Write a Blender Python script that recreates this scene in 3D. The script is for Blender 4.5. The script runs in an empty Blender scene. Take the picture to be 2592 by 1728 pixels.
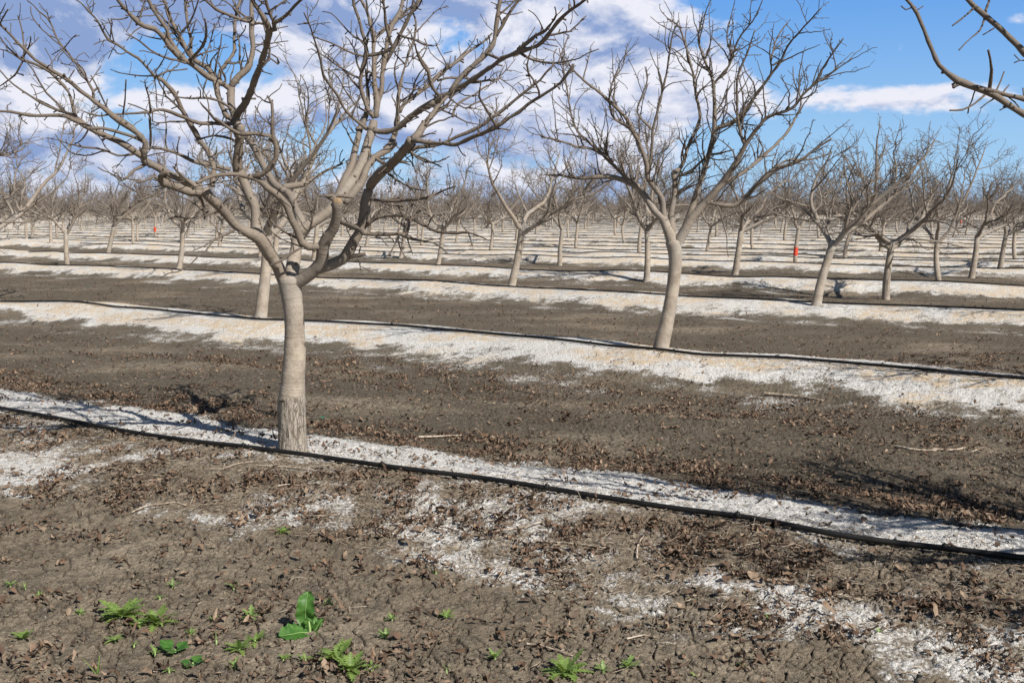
import bpy, math, random, time
import numpy as np
from mathutils import Vector, Matrix
T0=time.time()
sc=bpy.context.scene; C=sc.collection
# ------------------------------------------------------------------ camera
F,W,H=2790.0,2592.0,1728.0           # focal length and size of the photograph in its own pixels
YH=530.0; CH=1.53                    # horizon line, height of the camera over the tree beds
TH=math.atan((H/2-YH)/F)
cam=bpy.data.cameras.new('camera'); co=bpy.data.objects.new('camera',cam); C.objects.link(co)
co.location=(0,0,CH); co.rotation_euler=(math.pi/2-TH,0,0)
cam.sensor_width=36; cam.lens=F/W*36; cam.clip_start=.05; cam.clip_end=6000; sc.camera=co
# ------------------------------------------------------------------ light
SUN_EL=math.radians(41); SUN_AZ=math.radians(137)   # azimuth clockwise from +Y
sd=Vector((math.sin(SUN_AZ)*math.cos(SUN_EL),math.cos(SUN_AZ)*math.cos(SUN_EL),math.sin(SUN_EL)))
sl=bpy.data.lights.new('sun','SUN'); sl.energy=5.0; sl.angle=math.radians(.53); sl.color=(1,.95,.87)
so=bpy.data.objects.new('sun',sl); C.objects.link(so); so.rotation_euler=(-sd).to_track_quat('-Z','Y').to_euler(); so.location=(5,-5,12)
sc.view_settings.view_transform='Standard'; sc.view_settings.look='None'; sc.view_settings.gamma=1
sc.view_settings.use_curve_mapping=False; sc.view_settings.exposure=0.3
# ------------------------------------------------------------------ node helper
class NT:
    def __init__(s,tree): s.t=tree; s.n=tree.nodes; s.l=tree.links
    def add(s,typ,ins=None,**kw):
        nd=s.n.new(typ)
        for k,v in kw.items(): setattr(nd,k,v)
        for k,v in (ins or {}).items(): s.set(nd,k,v)
        return nd
    def set(s,nd,k,v):
        i=nd.inputs[k]
        if isinstance(v,bpy.types.NodeSocket): s.l.new(v,i)
        elif isinstance(v,bpy.types.Node): s.l.new(v.outputs[0],i)
        else:
            if i.type=='RGBA' and len(v)==3: v=(*v,1)
            i.default_value=v
    def m(s,op,a,b=0.0,c=0.0,clamp=False):
        nd=s.add('ShaderNodeMath',operation=op,use_clamp=clamp)
        for k,v in enumerate((a,b,c)): s.set(nd,k,v)
        return nd.outputs[0]
    def mix(s,f,a,b,blend='MIX'):
        nd=s.add('ShaderNodeMix',data_type='RGBA',blend_type=blend,clamp_factor=True)
        s.set(nd,0,f); s.set(nd,6,a); s.set(nd,7,b); return nd.outputs[2]
    def noise(s,vec,scale,detail=4,rough=.55,dist=0.0):
        nd=s.add('ShaderNodeTexNoise',{'Scale':scale,'Detail':detail,'Roughness':rough,'Distortion':dist})
        if vec is not None: s.set(nd,'Vector',vec)
        return nd.outputs[0]
    def ramp(s,f,a,b,lo=0.0,hi=1.0,smooth=True):
        nd=s.add('ShaderNodeMapRange',interpolation_type='SMOOTHSTEP' if smooth else 'LINEAR')
        for k,v in zip((0,1,2,3,4),(f,a,b,lo,hi)): s.set(nd,k,v)
        return nd.outputs[0]
    def comb(s,x,y,z):
        nd=s.add('ShaderNodeCombineXYZ')
        for k,v in enumerate((x,y,z)): s.set(nd,k,v)
        return nd.outputs[0]
# ------------------------------------------------------------------ sky and clouds
w=bpy.data.worlds.new('World'); sc.world=w; w.use_nodes=True
n=NT(w.node_tree); n.n.clear()
sky=n.add('ShaderNodeTexSky',sky_type='NISHITA',sun_disc=False,sun_elevation=SUN_EL,sun_rotation=SUN_AZ,air_density=1.0,dust_density=.3,ozone_density=2.0)
tc=n.add('ShaderNodeTexCoord'); sx=n.add('ShaderNodeSeparateXYZ',{0:tc.outputs['Generated']})
az=n.m('ARCTAN2',sx.outputs[0],sx.outputs[1]); el=n.m('ARCSINE',sx.outputs[2])
def cl(kx,ky,oz,scale,detail,rough,dist=0.0,dx=0.0,dy=0.0):
    return n.noise(n.comb(n.m('MULTIPLY',n.m('ADD',az,dx),kx),n.m('MULTIPLY',n.m('ADD',el,dy),ky),oz),scale,detail,rough,dist)
def blob(a0,e0,ra,re):       # soft elliptical bank of cloud at a compass direction and height
    u=n.m('DIVIDE',n.m('SUBTRACT',az,a0),ra); v=n.m('DIVIDE',n.m('SUBTRACT',el,e0),re)
    return n.m('SUBTRACT',1.0,n.m('SQRT',n.m('ADD',n.m('MULTIPLY',u,u),n.m('MULTIPLY',v,v))),clamp=True)
A1=cl(1.0,1.6,3.1,11,10,.6,.3); A2=cl(1.0,1.6,3.1,11,10,.6,.3,0.008,.012)
cover=n.ramp(az,.07,.24,.13,-.25)
for (a0,e0,ra,re,k) in SKYB if 'SKYB' in globals() else [(.32,.092,.2,.028,.42),(.345,.135,.07,.03,.34),(.42,.15,.03,.012,.25),(.44,.035,.1,.025,.3),(.19,.12,.09,.06,.30),(.26,.155,.05,.02,.12),(.02,.10,.25,.08,.18),(-.4,.17,.3,.07,.25),(-.15,.19,.35,.05,.2)]:
    cover=n.m('ADD',cover,n.m('MULTIPLY',blob(a0,e0,ra,re),k))
for (a0,e0,ra,re,k) in [(-.28,.125,.085,.035,-.42),(-.33,.075,.06,.02,-.25),(-.03,.145,.06,.03,-.25),(-.1,.05,.2,.03,-.15)]:
    cover=n.m('ADD',cover,n.m('MULTIPLY',blob(a0,e0,ra,re),k))
cover=n.m('ADD',cover,n.m('MULTIPLY',A1,1.0))
cf=n.ramp(cover,.455,.62)
lit=n.m('ADD',n.m('MULTIPLY',n.m('SUBTRACT',A1,A2),6.0),n.m('ADD',n.m('MULTIPLY',n.ramp(cover,.5,.95),-.5),.72))
big=cl(1.0,3.0,8.7,5,3,.5)
lit=n.m('ADD',lit,n.m('MULTIPLY',n.m('SUBTRACT',big,.5),1.6))
lit=n.m('SUBTRACT',lit,n.m('MULTIPLY',blob(-.42,.19,.35,.09),.9))
lit=n.m('ADD',lit,n.m('MULTIPLY',blob(.12,.08,.25,.06),.5))
lit=n.m('ADD',lit,n.m('MULTIPLY',blob(-.33,.09,.2,.03),.5))
lit=n.m('ADD',lit,n.m('MULTIPLY',blob(.33,.11,.25,.06),.4),clamp=True)
ccol=n.mix(lit,(.27,.38,.66),(.86,.87,.96))
bs=n.mix(n.ramp(el,.0,.22),(.36,.64,.96),(.11,.36,.88))      # tint of the clear sky at the horizon and above
base=n.mix(.85,n.mix(1.0,sky.outputs[0],(.1,.1,.1),'MULTIPLY'),bs)
col=n.mix(cf,base,ccol)
hz=n.ramp(el,.0,.035,.55,0.0); col=n.mix(hz,col,(.40,.58,.90))
bg=n.add('ShaderNodeBackground',{'Color':col,'Strength':.80})
# high overhead light comes from the plain sky texture, the cloud bank is kept to the lower dome
bg2=n.add('ShaderNodeBackground',{'Color':sky.outputs[0],'Strength':.05})
mx=n.add('ShaderNodeMixShader',{0:n.m('MAXIMUM',n.ramp(el,.24,.36),n.ramp(n.m('ABSOLUTE',az),.75,1.0))}); n.l.new(bg.outputs[0],mx.inputs[1]); n.l.new(bg2.outputs[0],mx.inputs[2])
n.l.new(mx.outputs[0],n.add('ShaderNodeOutputWorld').inputs[0])
# ------------------------------------------------------------------ numeric helpers
def hash2(ix,iy,seed):
    h=(ix.astype(np.int64)*374761393+iy.astype(np.int64)*668265263+seed*982451653)&0xffffffff
    h=((h^(h>>13))*1274126177)&0xffffffff; h=h^(h>>16)
    h=(h*2246822519)&0xffffffff; h=h^(h>>13)
    return h.astype(np.float64)/4294967296.0
def perlin(x,y,seed=0):
    x0=np.floor(x); y0=np.floor(y); fx=x-x0; fy=y-y0
    u=fx*fx*fx*(fx*(fx*6-15)+10); v=fy*fy*fy*(fy*(fy*6-15)+10)
    def g(i,j):
        a=hash2(x0+i,y0+j,seed)*2*np.pi
        return np.cos(a)*(fx-i)+np.sin(a)*(fy-j)
    a=g(0,0)+(g(1,0)-g(0,0))*u; b=g(0,1)+(g(1,1)-g(0,1))*u
    return (a+(b-a)*v)*1.4
def fbm(x,y,octs=4,seed=0,gain=.5):
    s=0;a=1.0;t=0
    for k in range(octs):
        s=s+a*perlin(x*2**k,y*2**k,seed+k*17); t+=a; a*=gain
    return s/t
def sstep(x,a,b):
    t=np.clip((x-a)/(b-a),0,1); return t*t*(3-2*t)
def voro(x,y,seed):
    x0=np.floor(x); y0=np.floor(y); f1=np.full(x.shape,9.); f2=np.full(x.shape,9.); idv=np.zeros(x.shape)
    for i in (-1,0,1):
        for j in (-1,0,1):
            cx=x0+i; cy=y0+j
            d=np.hypot(cx+hash2(cx,cy,seed)-x,cy+hash2(cx,cy,seed+5)-y)
            m=d<f1; f2=np.where(m,f1,np.minimum(f2,d)); idv=np.where(m,hash2(cx,cy,seed+9),idv); f1=np.where(m,d,f1)
    return f1,f2,idv
ct,st=math.cos(TH),math.sin(TH)
def ground_pt(px,py,z=0.0):          # the point of the plane at height z seen at a pixel of the photograph
    cx=(px-W/2)/F; cy=(H/2-py)/F
    dy=ct+cy*st; dz=-st+cy*ct; s=(z-CH)/dz
    return np.array([cx*s,dy*s,z])
def ray_pt(px,py,Y):                 # the point at distance Y ahead of the camera
    cx=(px-W/2)/F; cy=(H/2-py)/F; dy=ct+cy*st; s=Y/dy
    return np.array([cx*s,Y,CH+(-st+cy*ct)*s])
def to_px(P):
    x,y,z=P[...,0],P[...,1],P[...,2]-CH
    zc=y*ct-z*st; yc=y*st+z*ct
    return W/2+F*x/zc, H/2-F*yc/zc, zc
# ------------------------------------------------------------------ orchard lattice
ANG=.5389; dR=np.array([math.cos(ANG),-math.sin(ANG)]); nR=np.array([math.sin(ANG),math.cos(ANG)])
AS=3.7826*CH; BS=3.8932*CH; R1=3.3725*CH; O1=-3.0932*CH
HOSE={1:[(-300,982),(0,1036),(264,1085),(529,1130),(705,1156),(794,1166),(992,1196),(1213,1223),(1543,1273),(1874,1323),(2094,1361),(2592,1422),(3100,1490)],
2:[(-300,752),(0,763),(165,765),(330,778),(496,794),(659,811),(838,816),(992,825),(1268,847),(1433,865),(1631,884),(1785,898),(1984,906),(2149,919),(2370,939),(2592,959),(3100,1003)],
3:[(-300,648),(0,657),(165,665),(330,670),(496,683),(683,697),(937,706),(1102,716),(1295,723),(1543,741),(1874,761),(2072,772),(2314,789),(2592,807),(3100,835)]}
TREES={1:[(0,742,1145)],2:[(-1,-40,748),(0,659,807),(1,1672,886)],3:[(-2,169,662),(-1,690,695),(0,1293,722),(1,2065,769)],4:[(-3,272,633),(-2,655,650),(-1,1108,671),(0,1636,698),(1,2245,732)],
5:[(-4,78,598),(-3,350,610),(-1,1014,642),(0,1418,656),(1,1861,677),(2,2378,697)],6:[(-3,393,595),(0,1619,643),(1,2014,661),(2,2461,686)],7:[(0,1459,623),(1,1789,637),(2,2138,650),(3,2531,667)],8:[(0,1904,625),(1,2230,638),(2,2572,654)]}
CTR={}
for j in range(1,9):
    P=[ground_pt(x,y)[:2] for x,y in HOSE.get(j,[])]+([] if j in HOSE else [ground_pt(x,y)[:2] for _,x,y in TREES[j]])
    s=np.array([p@dR for p in P]); t=np.array([p@nR for p in P]); o=np.argsort(s); s,t=s[o],t[o]
    if j not in HOSE:
        A=np.polyfit(s,t,1); A[0]*=.5; t=A[0]*(s-s.mean())+t.mean()
    t=np.clip(t,t.mean()-.8,t.mean()+.8)
    CTR[j]=(s,t)
T8=CTR[8][1].mean()
def rowc(j,s):
    s=np.asarray(s,float)
    if j in CTR: return np.interp(s,*CTR[j])+ (.0 if j in HOSE else .10*np.sin(s*.9+j)+.06*np.sin(s*2.1+j*3))
    if j<1: return np.interp(s,*CTR[1])*0+R1+BS*(j-1)
    return T8+BS*(j-8)+.10*np.sin(s*.9+j)+.08*np.sin(s*2.1+j*3)+s*0
def macro(x,y):
    """height of the ground without its fine crust, and the signed distance to the nearest tree bed"""
    s=x*dR[0]+y*dR[1]; t=x*nR[0]+y*nR[1]
    u=np.full(s.shape,99.); row=np.zeros(s.shape)
    jf=np.rint((t-T8)/BS).astype(int)+8
    for j in range(-1,10):
        c=rowc(j,s)+(.08 if j>1 else .10); d=t-c; m=np.abs(d)<np.abs(u); u=np.where(m,d,u); row=np.where(m,j,row)
    far=t>T8+BS
    c=T8+BS*(jf-8)+.10*np.sin(s*.9+jf)+.08*np.sin(s*2.1+jf*3)+.08
    d=t-c; m=far&(np.abs(d)<np.abs(u)+2); u=np.where(m,d,u); row=np.where(m,jf,row)
    wv=.5*fbm(s*.35,row*7.3+t*.05,2,3)
    a=np.abs(u)
    prof=1-sstep(a,.12,1.45+.35*wv)
    hgt=.20+.10*wv
    hgt=np.where(row==1,.13,hgt)
    z=prof*.09*fbm(s*.4,row*3.7,3,77)*sstep(row,1,4)-hgt*(1-prof)+.03*(prof)*fbm(s*1.1,t*1.1,2,8)
    z=z+.035*fbm(x*.55,y*.55,3,21)*(1-np.exp(-a*2))
    return z,u,row,s,t
# salt stains seen on the near ground: segments on the photograph, half width in metres, strength
STAIN=[]
for (x1,y1,x2,y2,hw,k) in [(0,1180,150,1205,.26,1.1),(20,1060,330,1085,.22,.6),(330,1140,480,1150,.14,.3),(0,1235,60,1245,.08,.5),(760,1130,1300,1215,.22,.9),(1330,1190,2300,1370,.25,.8),(850,1260,1260,1330,.10,.4),(960,1340,1130,1370,.09,.75),(1300,1395,1500,1430,.07,.5),(1560,1420,1640,1432,.05,.4),(1770,1475,2000,1530,.13,.9),(2000,1550,2350,1630,.16,.85),(2300,1650,2592,1720,.22,.8),(1480,1520,1600,1545,.04,.5),(1260,1395,1400,1405,.06,.45),(2180,1470,2560,1500,.09,.25),(700,1290,860,1330,.08,.4),(420,1190,620,1240,.1,.3),(2400,1380,2592,1400,.12,.5)]:
    a=ground_pt(x1,y1,-.1)[:2]; b=ground_pt(x2,y2,-.1)[:2]; STAIN.append((a,b,hw,k))
def fields(x,y):
    z,u,row,s,t=macro(x,y)
    n1=fbm(s*.9,t*1.6,4,31); n2=fbm(x*3.1,y*3.1,4,41); n3=fbm(s*.25,t*.9,3,51)
    a=np.abs(u)
    salt=sstep(1.28+.55*n1+.35*n2-a,0,.6)
    tail=sstep(2.5+.5*n1-a,0,1.1)*(u<0)*(.26+.7*n1+.25*n2)
    salt=np.maximum(salt,np.where(row>1,tail,0))
    # near bed: clean salt behind the hose, litter over its front
    front=sstep(1.35+.5*n1-a,0,.5)*(.16+.44*sstep(n1+.7*n2,-.12,.35))
    back=sstep(.80+.5*n1+.3*n2-a,0,.35)
    salt=np.where(row==1,np.where(u<-.04,front,back),salt)
    salt=np.where(row<1,0,salt)
    wide=sstep(row,4,9)
    salt=np.where(u<0,salt,salt*(1-.45*wide))
    salt=np.maximum(salt,wide*sstep(n3+.6*n1,-.08,.35)*.52)
    salt=np.where((row>3)&(np.abs(u-.30)<.22),salt*(.75-.35*wide),salt)
    salt=np.where(row>=3,salt*(.86+.35*n1-.10*wide),salt)
    st_=np.zeros(x.shape)
    nr=(t<9)
    if nr.any():
        X,Y=x[nr],y[nr]; sv=np.zeros(X.shape)
        for a_,b_,hw,k in STAIN:
            ab=b_-a_; L=ab@ab; q=np.clip(((X-a_[0])*ab[0]+(Y-a_[1])*ab[1])/L,0,1)
            d=np.hypot(X-a_[0]-q*ab[0],Y-a_[1]-q*ab[1])*1.3
            sv=np.maximum(sv,.9*k*sstep(1.35-.7*d/hw+1.2*n2[nr]+.8*n1[nr],0,1.2))
        st_[nr]=sv
    salt=np.maximum(salt,st_)
    cream=sstep(n1*1.3+.3*n3+.35-.9*np.abs(a-.45),-.05,.35)*sstep(row,.9,2)
    litter=np.where(row==1,np.where(u<0,.95*sstep(u,-1.35,-.9)*(.35+.75*sstep(fbm(x*.8,y*.8,2,66),-.3,.25)),sstep(u,.55,.95)*(1-sstep(u,1.25,1.8))*1.1*(.45+.8*sstep(n1,-.3,.3))), sstep(a,1.2,1.5)*.55)
    litter=litter+np.where(row<=1,.24,.14)+.34*np.clip(fbm(x*1.3,y*1.3,3,61),-.5,1)
    litter=np.where(row==1,litter*np.clip(1.15-st_*.8,0,1),litter*(1-.62*salt))
    return z,u,row,s,t,np.clip(salt,0,1),np.clip(cream,0,1),np.clip(litter,0,1)
# ------------------------------------------------------------------ mesh and object helpers
def mesh_from(name,V,Fc,mat=None,attrs=None,smooth=True,sizes=None):
    """V (n,3), Fc (m,k) or flat loops with sizes"""
    me=bpy.data.meshes.new(name); V=np.asarray(V,np.float32)
    me.vertices.add(len(V)); me.vertices.foreach_set('co',V.ravel())
    if sizes is None:
        Fc=np.asarray(Fc,np.int32); k=Fc.shape[1]; m=len(Fc); loops=Fc.ravel(); starts=np.arange(m,dtype=np.int32)*k
    else:
        loops=np.asarray(Fc,np.int32); sizes=np.asarray(sizes,np.int32); m=len(sizes); starts=np.concatenate([[0],np.cumsum(sizes)[:-1]]).astype(np.int32)
    me.loops.add(len(loops)); me.loops.foreach_set('vertex_index',loops)
    me.polygons.add(m); me.polygons.foreach_set('loop_start',starts)
    me.update(calc_edges=True)
    if smooth: me.polygons.foreach_set('use_smooth',np.ones(m,bool))
    for k_,v in (attrs or {}).items():
        v=np.asarray(v,np.float32)
        if v.ndim==1: at=me.attributes.new(k_,'FLOAT','POINT'); at.data.foreach_set('value',v)
        else:
            at=me.attributes.new(k_,'FLOAT_COLOR','POINT'); at.data.foreach_set('color',v.ravel())
    if mat: me.materials.append(mat)
    me.validate(); return me
def link(name,me,parent=None,loc=None):
    o=bpy.data.objects.new(name,me); C.objects.link(o)
    if parent is not None: o.parent=parent
    if loc is not None: o.location=loc
    return o
def tag(o,label,cat,group=None,kind=None):
    if label: o['label']=label
    if cat: o['category']=cat
    if group: o['group']=group
    if kind: o['kind']=kind
    return o
class Tubes:
    def __init__(s): s.V=[];s.F=[];s.nv=0;s.al=[];s.rd=[]
    def add(s,P,R,sides=6,cap=True,cap0=False,rough=0.0,rng=None):
        P=np.asarray(P,float); R=np.asarray(R,float); m=len(P)
        if m<2: return
        Tn=np.gradient(P,axis=0); Tn/=np.linalg.norm(Tn,axis=1)[:,None]+1e-9
        up=np.array([0,0,1.]) if abs(Tn[0,2])<.9 else np.array([1.,0,0])
        a=np.cross(Tn[0],up); a/=np.linalg.norm(a); Nn=np.empty_like(P); Nn[0]=a
        for i in range(1,m):
            v=Nn[i-1]-Tn[i]*(Nn[i-1]@Tn[i]); Nn[i]=v/(math.sqrt(v@v)+1e-9)
        B=np.cross(Tn,Nn); th=np.arange(sides)*2*np.pi/sides; c=np.cos(th); sn=np.sin(th)
        rr=R[:,None]*np.ones(sides)
        if rough and rng is not None: rr=rr*(1+rough*(rng.random(rr.shape)-.5))
        V=P[:,None,:]+rr[:,:,None]*(c[None,:,None]*Nn[:,None,:]+sn[None,:,None]*B[:,None,:])
        L=np.concatenate([[0],np.cumsum(np.linalg.norm(np.diff(P,axis=0),axis=1))])
        V=V.reshape(-1,3); al=np.repeat(L,sides); rd=np.repeat(R,sides)
        i=np.arange(m-1)[:,None]*sides; k=np.arange(sides)[None,:]; k2=(k+1)%sides
        f=np.stack([i+k,i+k2,i+sides+k2,i+sides+k],-1).reshape(-1,4)
        s.F.append(f+s.nv)
        if cap:
            V=np.vstack([V,P[-1]+Tn[-1]*R[-1]*.6]); al=np.append(al,L[-1]); rd=np.append(rd,R[-1])
            e=(m-1)*sides; q=m*sides
            f=np.stack([e+np.arange(sides),e+(np.arange(sides)+1)%sides,np.full(sides,q),np.full(sides,q)],-1)
            s.F.append(f+s.nv)
        if cap0:
            q=len(V); V=np.vstack([V,P[0]-Tn[0]*R[0]*.5]); al=np.append(al,0); rd=np.append(rd,R[0]); s.F.append(np.stack([(np.arange(sides)+1)%sides,np.arange(sides),np.full(sides,q),np.full(sides,q)],-1)+s.nv)
        s.V.append(V); s.al.append(al); s.rd.append(rd); s.nv+=len(V)
    def build(s,name,mat):
        V=np.vstack(s.V); Fc=np.vstack(s.F); tri=Fc[:,2]==Fc[:,3]
        loops=np.concatenate([Fc[~tri].ravel(),Fc[tri][:,:3].ravel()])
        sizes=np.concatenate([np.full((~tri).sum(),4),np.full(tri.sum(),3)])
        return mesh_from(name,V,loops,mat,{'along':np.concatenate(s.al),'rad':np.concatenate(s.rd)},sizes=sizes)
def catmull(P,step):
    P=np.asarray(P,float); out=[P[0]]
    Q=np.vstack([2*P[0]-P[1],P,2*P[-1]-P[-2]])
    for i in range(1,len(Q)-2):
        L=np.linalg.norm(Q[i+1,:3]-Q[i,:3]); k=max(1,int(L/step))
        for t in np.arange(1,k+1)/k:
            a,b,c,d=Q[i-1],Q[i],Q[i+1],Q[i+2]
            out.append(.5*((2*b)+(c-a)*t+(2*a-5*b+4*c-d)*t*t+(3*b-a-3*c+d)*t**3))
    return np.array(out)
# ------------------------------------------------------------------ materials
def mat(name):
    m=bpy.data.materials.new(name); m.use_nodes=True; t=NT(m.node_tree); t.n.clear()
    b=t.add('ShaderNodeBsdfPrincipled'); o=t.add('ShaderNodeOutputMaterial'); t.l.new(b.outputs[0],o.inputs[0])
    return m,t,b
def bump(t,b,h,strength,dist):
    bp=t.add('ShaderNodeBump',{'Strength':strength,'Distance':dist,'Height':h}); t.l.new(bp.outputs[0],b.inputs['Normal'])
def attr(t,name): return t.add('ShaderNodeAttribute',attribute_name=name).outputs['Fac']
def obj_co(t): return t.add('ShaderNodeTexCoord').outputs['Object']
def bark_mat(name,k=(.215,.180,.150),kl=.72,th=(.150,.122,.102)):
    m,t,b=mat(name); co_=obj_co(t); al=attr(t,'along'); rd=attr(t,'rad')
    n1=t.noise(co_,9,5,.6); n2=t.noise(co_,60,4,.6); n3=t.noise(co_,2.2,3,.5)
    ring=t.noise(t.comb(t.m('MULTIPLY',al,55),t.m('MULTIPLY',n1,3),0.0),1.0,3,.7)
    c=t.mix(t.ramp(n1,.35,.68),(.285,.235,.188),(.43,.368,.30))
    c=t.mix(t.ramp(n3,.42,.66,0,.7),c,(.34,.315,.285))
    limb=t.ramp(rd,.014,.060,1,0); c=t.mix(t.m('MULTIPLY',limb,kl),c,k)  # thinner limbs darkened: shade of their undersides put into the bark colour
    thin=t.ramp(rd,.0025,.015,1,0)
    c=t.mix(t.m('MULTIPLY',thin,.72),c,th)
    spots=t.noise(co_,26,4,.7,1.0); c=t.mix(t.ramp(spots,.56,.70,0,.55),c,(.15,.115,.09))
    c=t.mix(t.ramp(ring,.58,.70,0,.42),c,(.17,.125,.09))
    c=t.mix(t.ramp(n2,.60,.76,0,.45),c,(.13,.10,.08))
    h=t.m('ADD',t.m('MULTIPLY',ring,.7),t.m('MULTIPLY',n2,.5))
    b.inputs['Roughness'].default_value=.72; t.set(b,'Base Color',c); bump(t,b,h,.8,.009)
    b.inputs['Specular IOR Level'].default_value=.3
    return m
def root_mat():
    m,t,b=mat('rough_bark'); co_=obj_co(t); mp=t.add('ShaderNodeMapping',{'Vector':co_,'Scale':(1,1,.16)})
    f=t.noise(mp.outputs[0],75,5,.75,.4); f2=t.noise(mp.outputs[0],38,3,.6,.8); n1=t.noise(co_,7,3,.5); n2=t.noise(co_,90,3,.6)
    ridge=t.m('ABSOLUTE',t.m('SUBTRACT',f2,.5))
    c=t.mix(t.ramp(f,.38,.62),(.24,.20,.165),(.46,.41,.35)); c=t.mix(t.ramp(ridge,.0,.022,.75,0),c,(.12,.095,.075))
    c=t.mix(t.ramp(n1,.48,.68,0,.5),c,(.40,.37,.33))
    h=t.m('ADD',t.m('ADD',f,t.m('MULTIPLY',n2,.25)),t.ramp(ridge,0,.05,0,.8))
    t.set(b,'Base Color',c); b.inputs['Roughness'].default_value=.9; bump(t,b,h,.9,.012); b.inputs['Specular IOR Level'].default_value=.2
    return m
def simple(name,col,rough=.8,col2=None,scale=20,bmp=0.0,spec=.3,trans=0.0):
    m,t,b=mat(name); co_=obj_co(t); nn=t.noise(co_,scale,4,.6)
    t.set(b,'Base Color',t.mix(t.ramp(nn,.35,.65),col,col2 or col)); b.inputs['Roughness'].default_value=rough
    b.inputs['Specular IOR Level'].default_value=spec
    if bmp: bump(t,b,nn,.6,bmp)
    return m
M_BARK=bark_mat('smooth_bark'); M_SHADED=bark_mat('shaded_crown_bark',(.150,.120,.096),.80,(.092,.073,.060)); M_ROOT=root_mat()  # second bark, for nearest trees: limb and twig colours darkened to carry crown shade
M_RED=simple('red_paint',(.72,.075,.035),.6,(.55,.08,.05),60)
M_CUT=simple('cut_wood',(.34,.25,.16),.8,(.22,.15,.09),30)
M_HOSE=simple('black_tubing',(.010,.010,.011),.55,(.022,.021,.020),6,.001,.25)
M_STICK=simple('bleached_twig_wood',(.54,.46,.37),.85,(.24,.18,.13),40,.002)
M_NET=simple('green_plastic',(.02,.20,.13),.5,(.03,.28,.18))
def leaf_mat():
    m,t,b=mat('dead_leaf'); g=t.add('ShaderNodeAttribute',attribute_name='tint'); nn=t.noise(obj_co(t),70,3,.6)
    c=t.mix(t.ramp(nn,.4,.65,0,.45),g.outputs['Color'],(.085,.05,.032)); t.set(b,'Base Color',c)
    b.inputs['Roughness'].default_value=.75; b.inputs['Specular IOR Level'].default_value=.3; return m
def green_mat(name,c1,c2):
    m,t,b=mat(name); nn=t.noise(obj_co(t),45,3,.6); t.set(b,'Base Color',t.mix(t.ramp(nn,.35,.65),c1,c2))
    b.inputs['Roughness'].default_value=.5; b.inputs['Subsurface Weight'].default_value=0
    tr=t.add('ShaderNodeBsdfTranslucent',{'Color':(c2[0]*1.6,c2[1]*1.5,c2[2]*.8,1)}); mxs=t.add('ShaderNodeMixShader',{0:.3})
    out=[x for x in t.n if x.type=='OUTPUT_MATERIAL'][0]
    t.l.new(b.outputs[0],mxs.inputs[1]); t.l.new(tr.outputs[0],mxs.inputs[2]); t.l.new(mxs.outputs[0],out.inputs[0]); return m
M_LEAF=leaf_mat(); M_G1=green_mat('weed_leaf',(.13,.21,.05),(.24,.34,.09)); M_G2=green_mat('dock_leaf',(.05,.15,.025),(.10,.23,.045)); M_G3=green_mat('pale_weed_leaf',(.17,.27,.07),(.27,.38,.13))
M_RIB=simple('pale_rib',(.30,.42,.16),.5)
def ground_mat():
    m,t,b=mat('orchard_soil'); co_=obj_co(t)
    salt=attr(t,'salt'); cream=attr(t,'cream'); lit_=attr(t,'litter'); crk=attr(t,'crack'); damp=attr(t,'damp')
    f1=t.noise(co_,1.3,5,.6); f2=t.noise(co_,9,6,.65); f3=t.noise(co_,55,5,.7); f4=t.noise(co_,170,3,.7)
    soil=t.mix(t.ramp(f1,.35,.65),(.295,.240,.176),(.395,.327,.243))
    soil=t.mix(t.ramp(f2,.38,.66,0,.8),soil,(.135,.114,.087))
    soil=t.mix(t.ramp(f3,.52,.70,0,.6),soil,(.47,.40,.32))
    soil=t.mix(t.ramp(f4,.60,.72,0,.5),soil,(.07,.055,.042))
    soil=t.mix(t.m('MULTIPLY',damp,.85),soil,t.mix(t.ramp(f3,.4,.65),(.085,.072,.054),(.155,.132,.100)))
    # leaf crumbs trodden into the surface
    cr=t.ramp(t.noise(co_,30,4,.75,.8),.50,.60); soil=t.mix(t.m('MULTIPLY',t.m('MULTIPLY',cr,lit_),.9),soil,(.085,.050,.030))
    soil=t.mix(t.m('MULTIPLY',crk,.7),soil,(.05,.038,.03))
    sa=t.m('ADD',salt,t.m('ADD',t.m('MULTIPLY',t.m('SUBTRACT',f3,.5),1.5),t.m('ADD',t.m('MULTIPLY',t.m('SUBTRACT',f2,.5),1.7),t.m('MULTIPLY',t.m('SUBTRACT',f1,.5),.7))))
    sf=t.ramp(sa,.30,.86)
    sc_=t.mix(t.ramp(f3,.35,.6),(.48,.455,.42),(.80,.785,.76))
    cc=t.mix(t.ramp(f3,.35,.62),(.46,.36,.25),(.74,.60,.44))
    cf_=t.m('MULTIPLY',cream,t.ramp(f2,.36,.58))
    white=t.mix(cf_,sc_,cc)
    white=t.mix(t.ramp(f4,.60,.70,0,.6),white,(.27,.22,.17))
    c=t.mix(sf,soil,white)
    t.set(b,'Base Color',c); b.inputs['Roughness'].default_value=.95; b.inputs['Specular IOR Level'].default_value=.15
    h=t.m('ADD',t.m('MULTIPLY',f2,1.0),t.m('ADD',t.m('MULTIPLY',f3,.6),t.m('MULTIPLY',f4,.22)))
    bump(t,b,h,1.0,.032); return m
M_GROUND=ground_mat()
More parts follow.
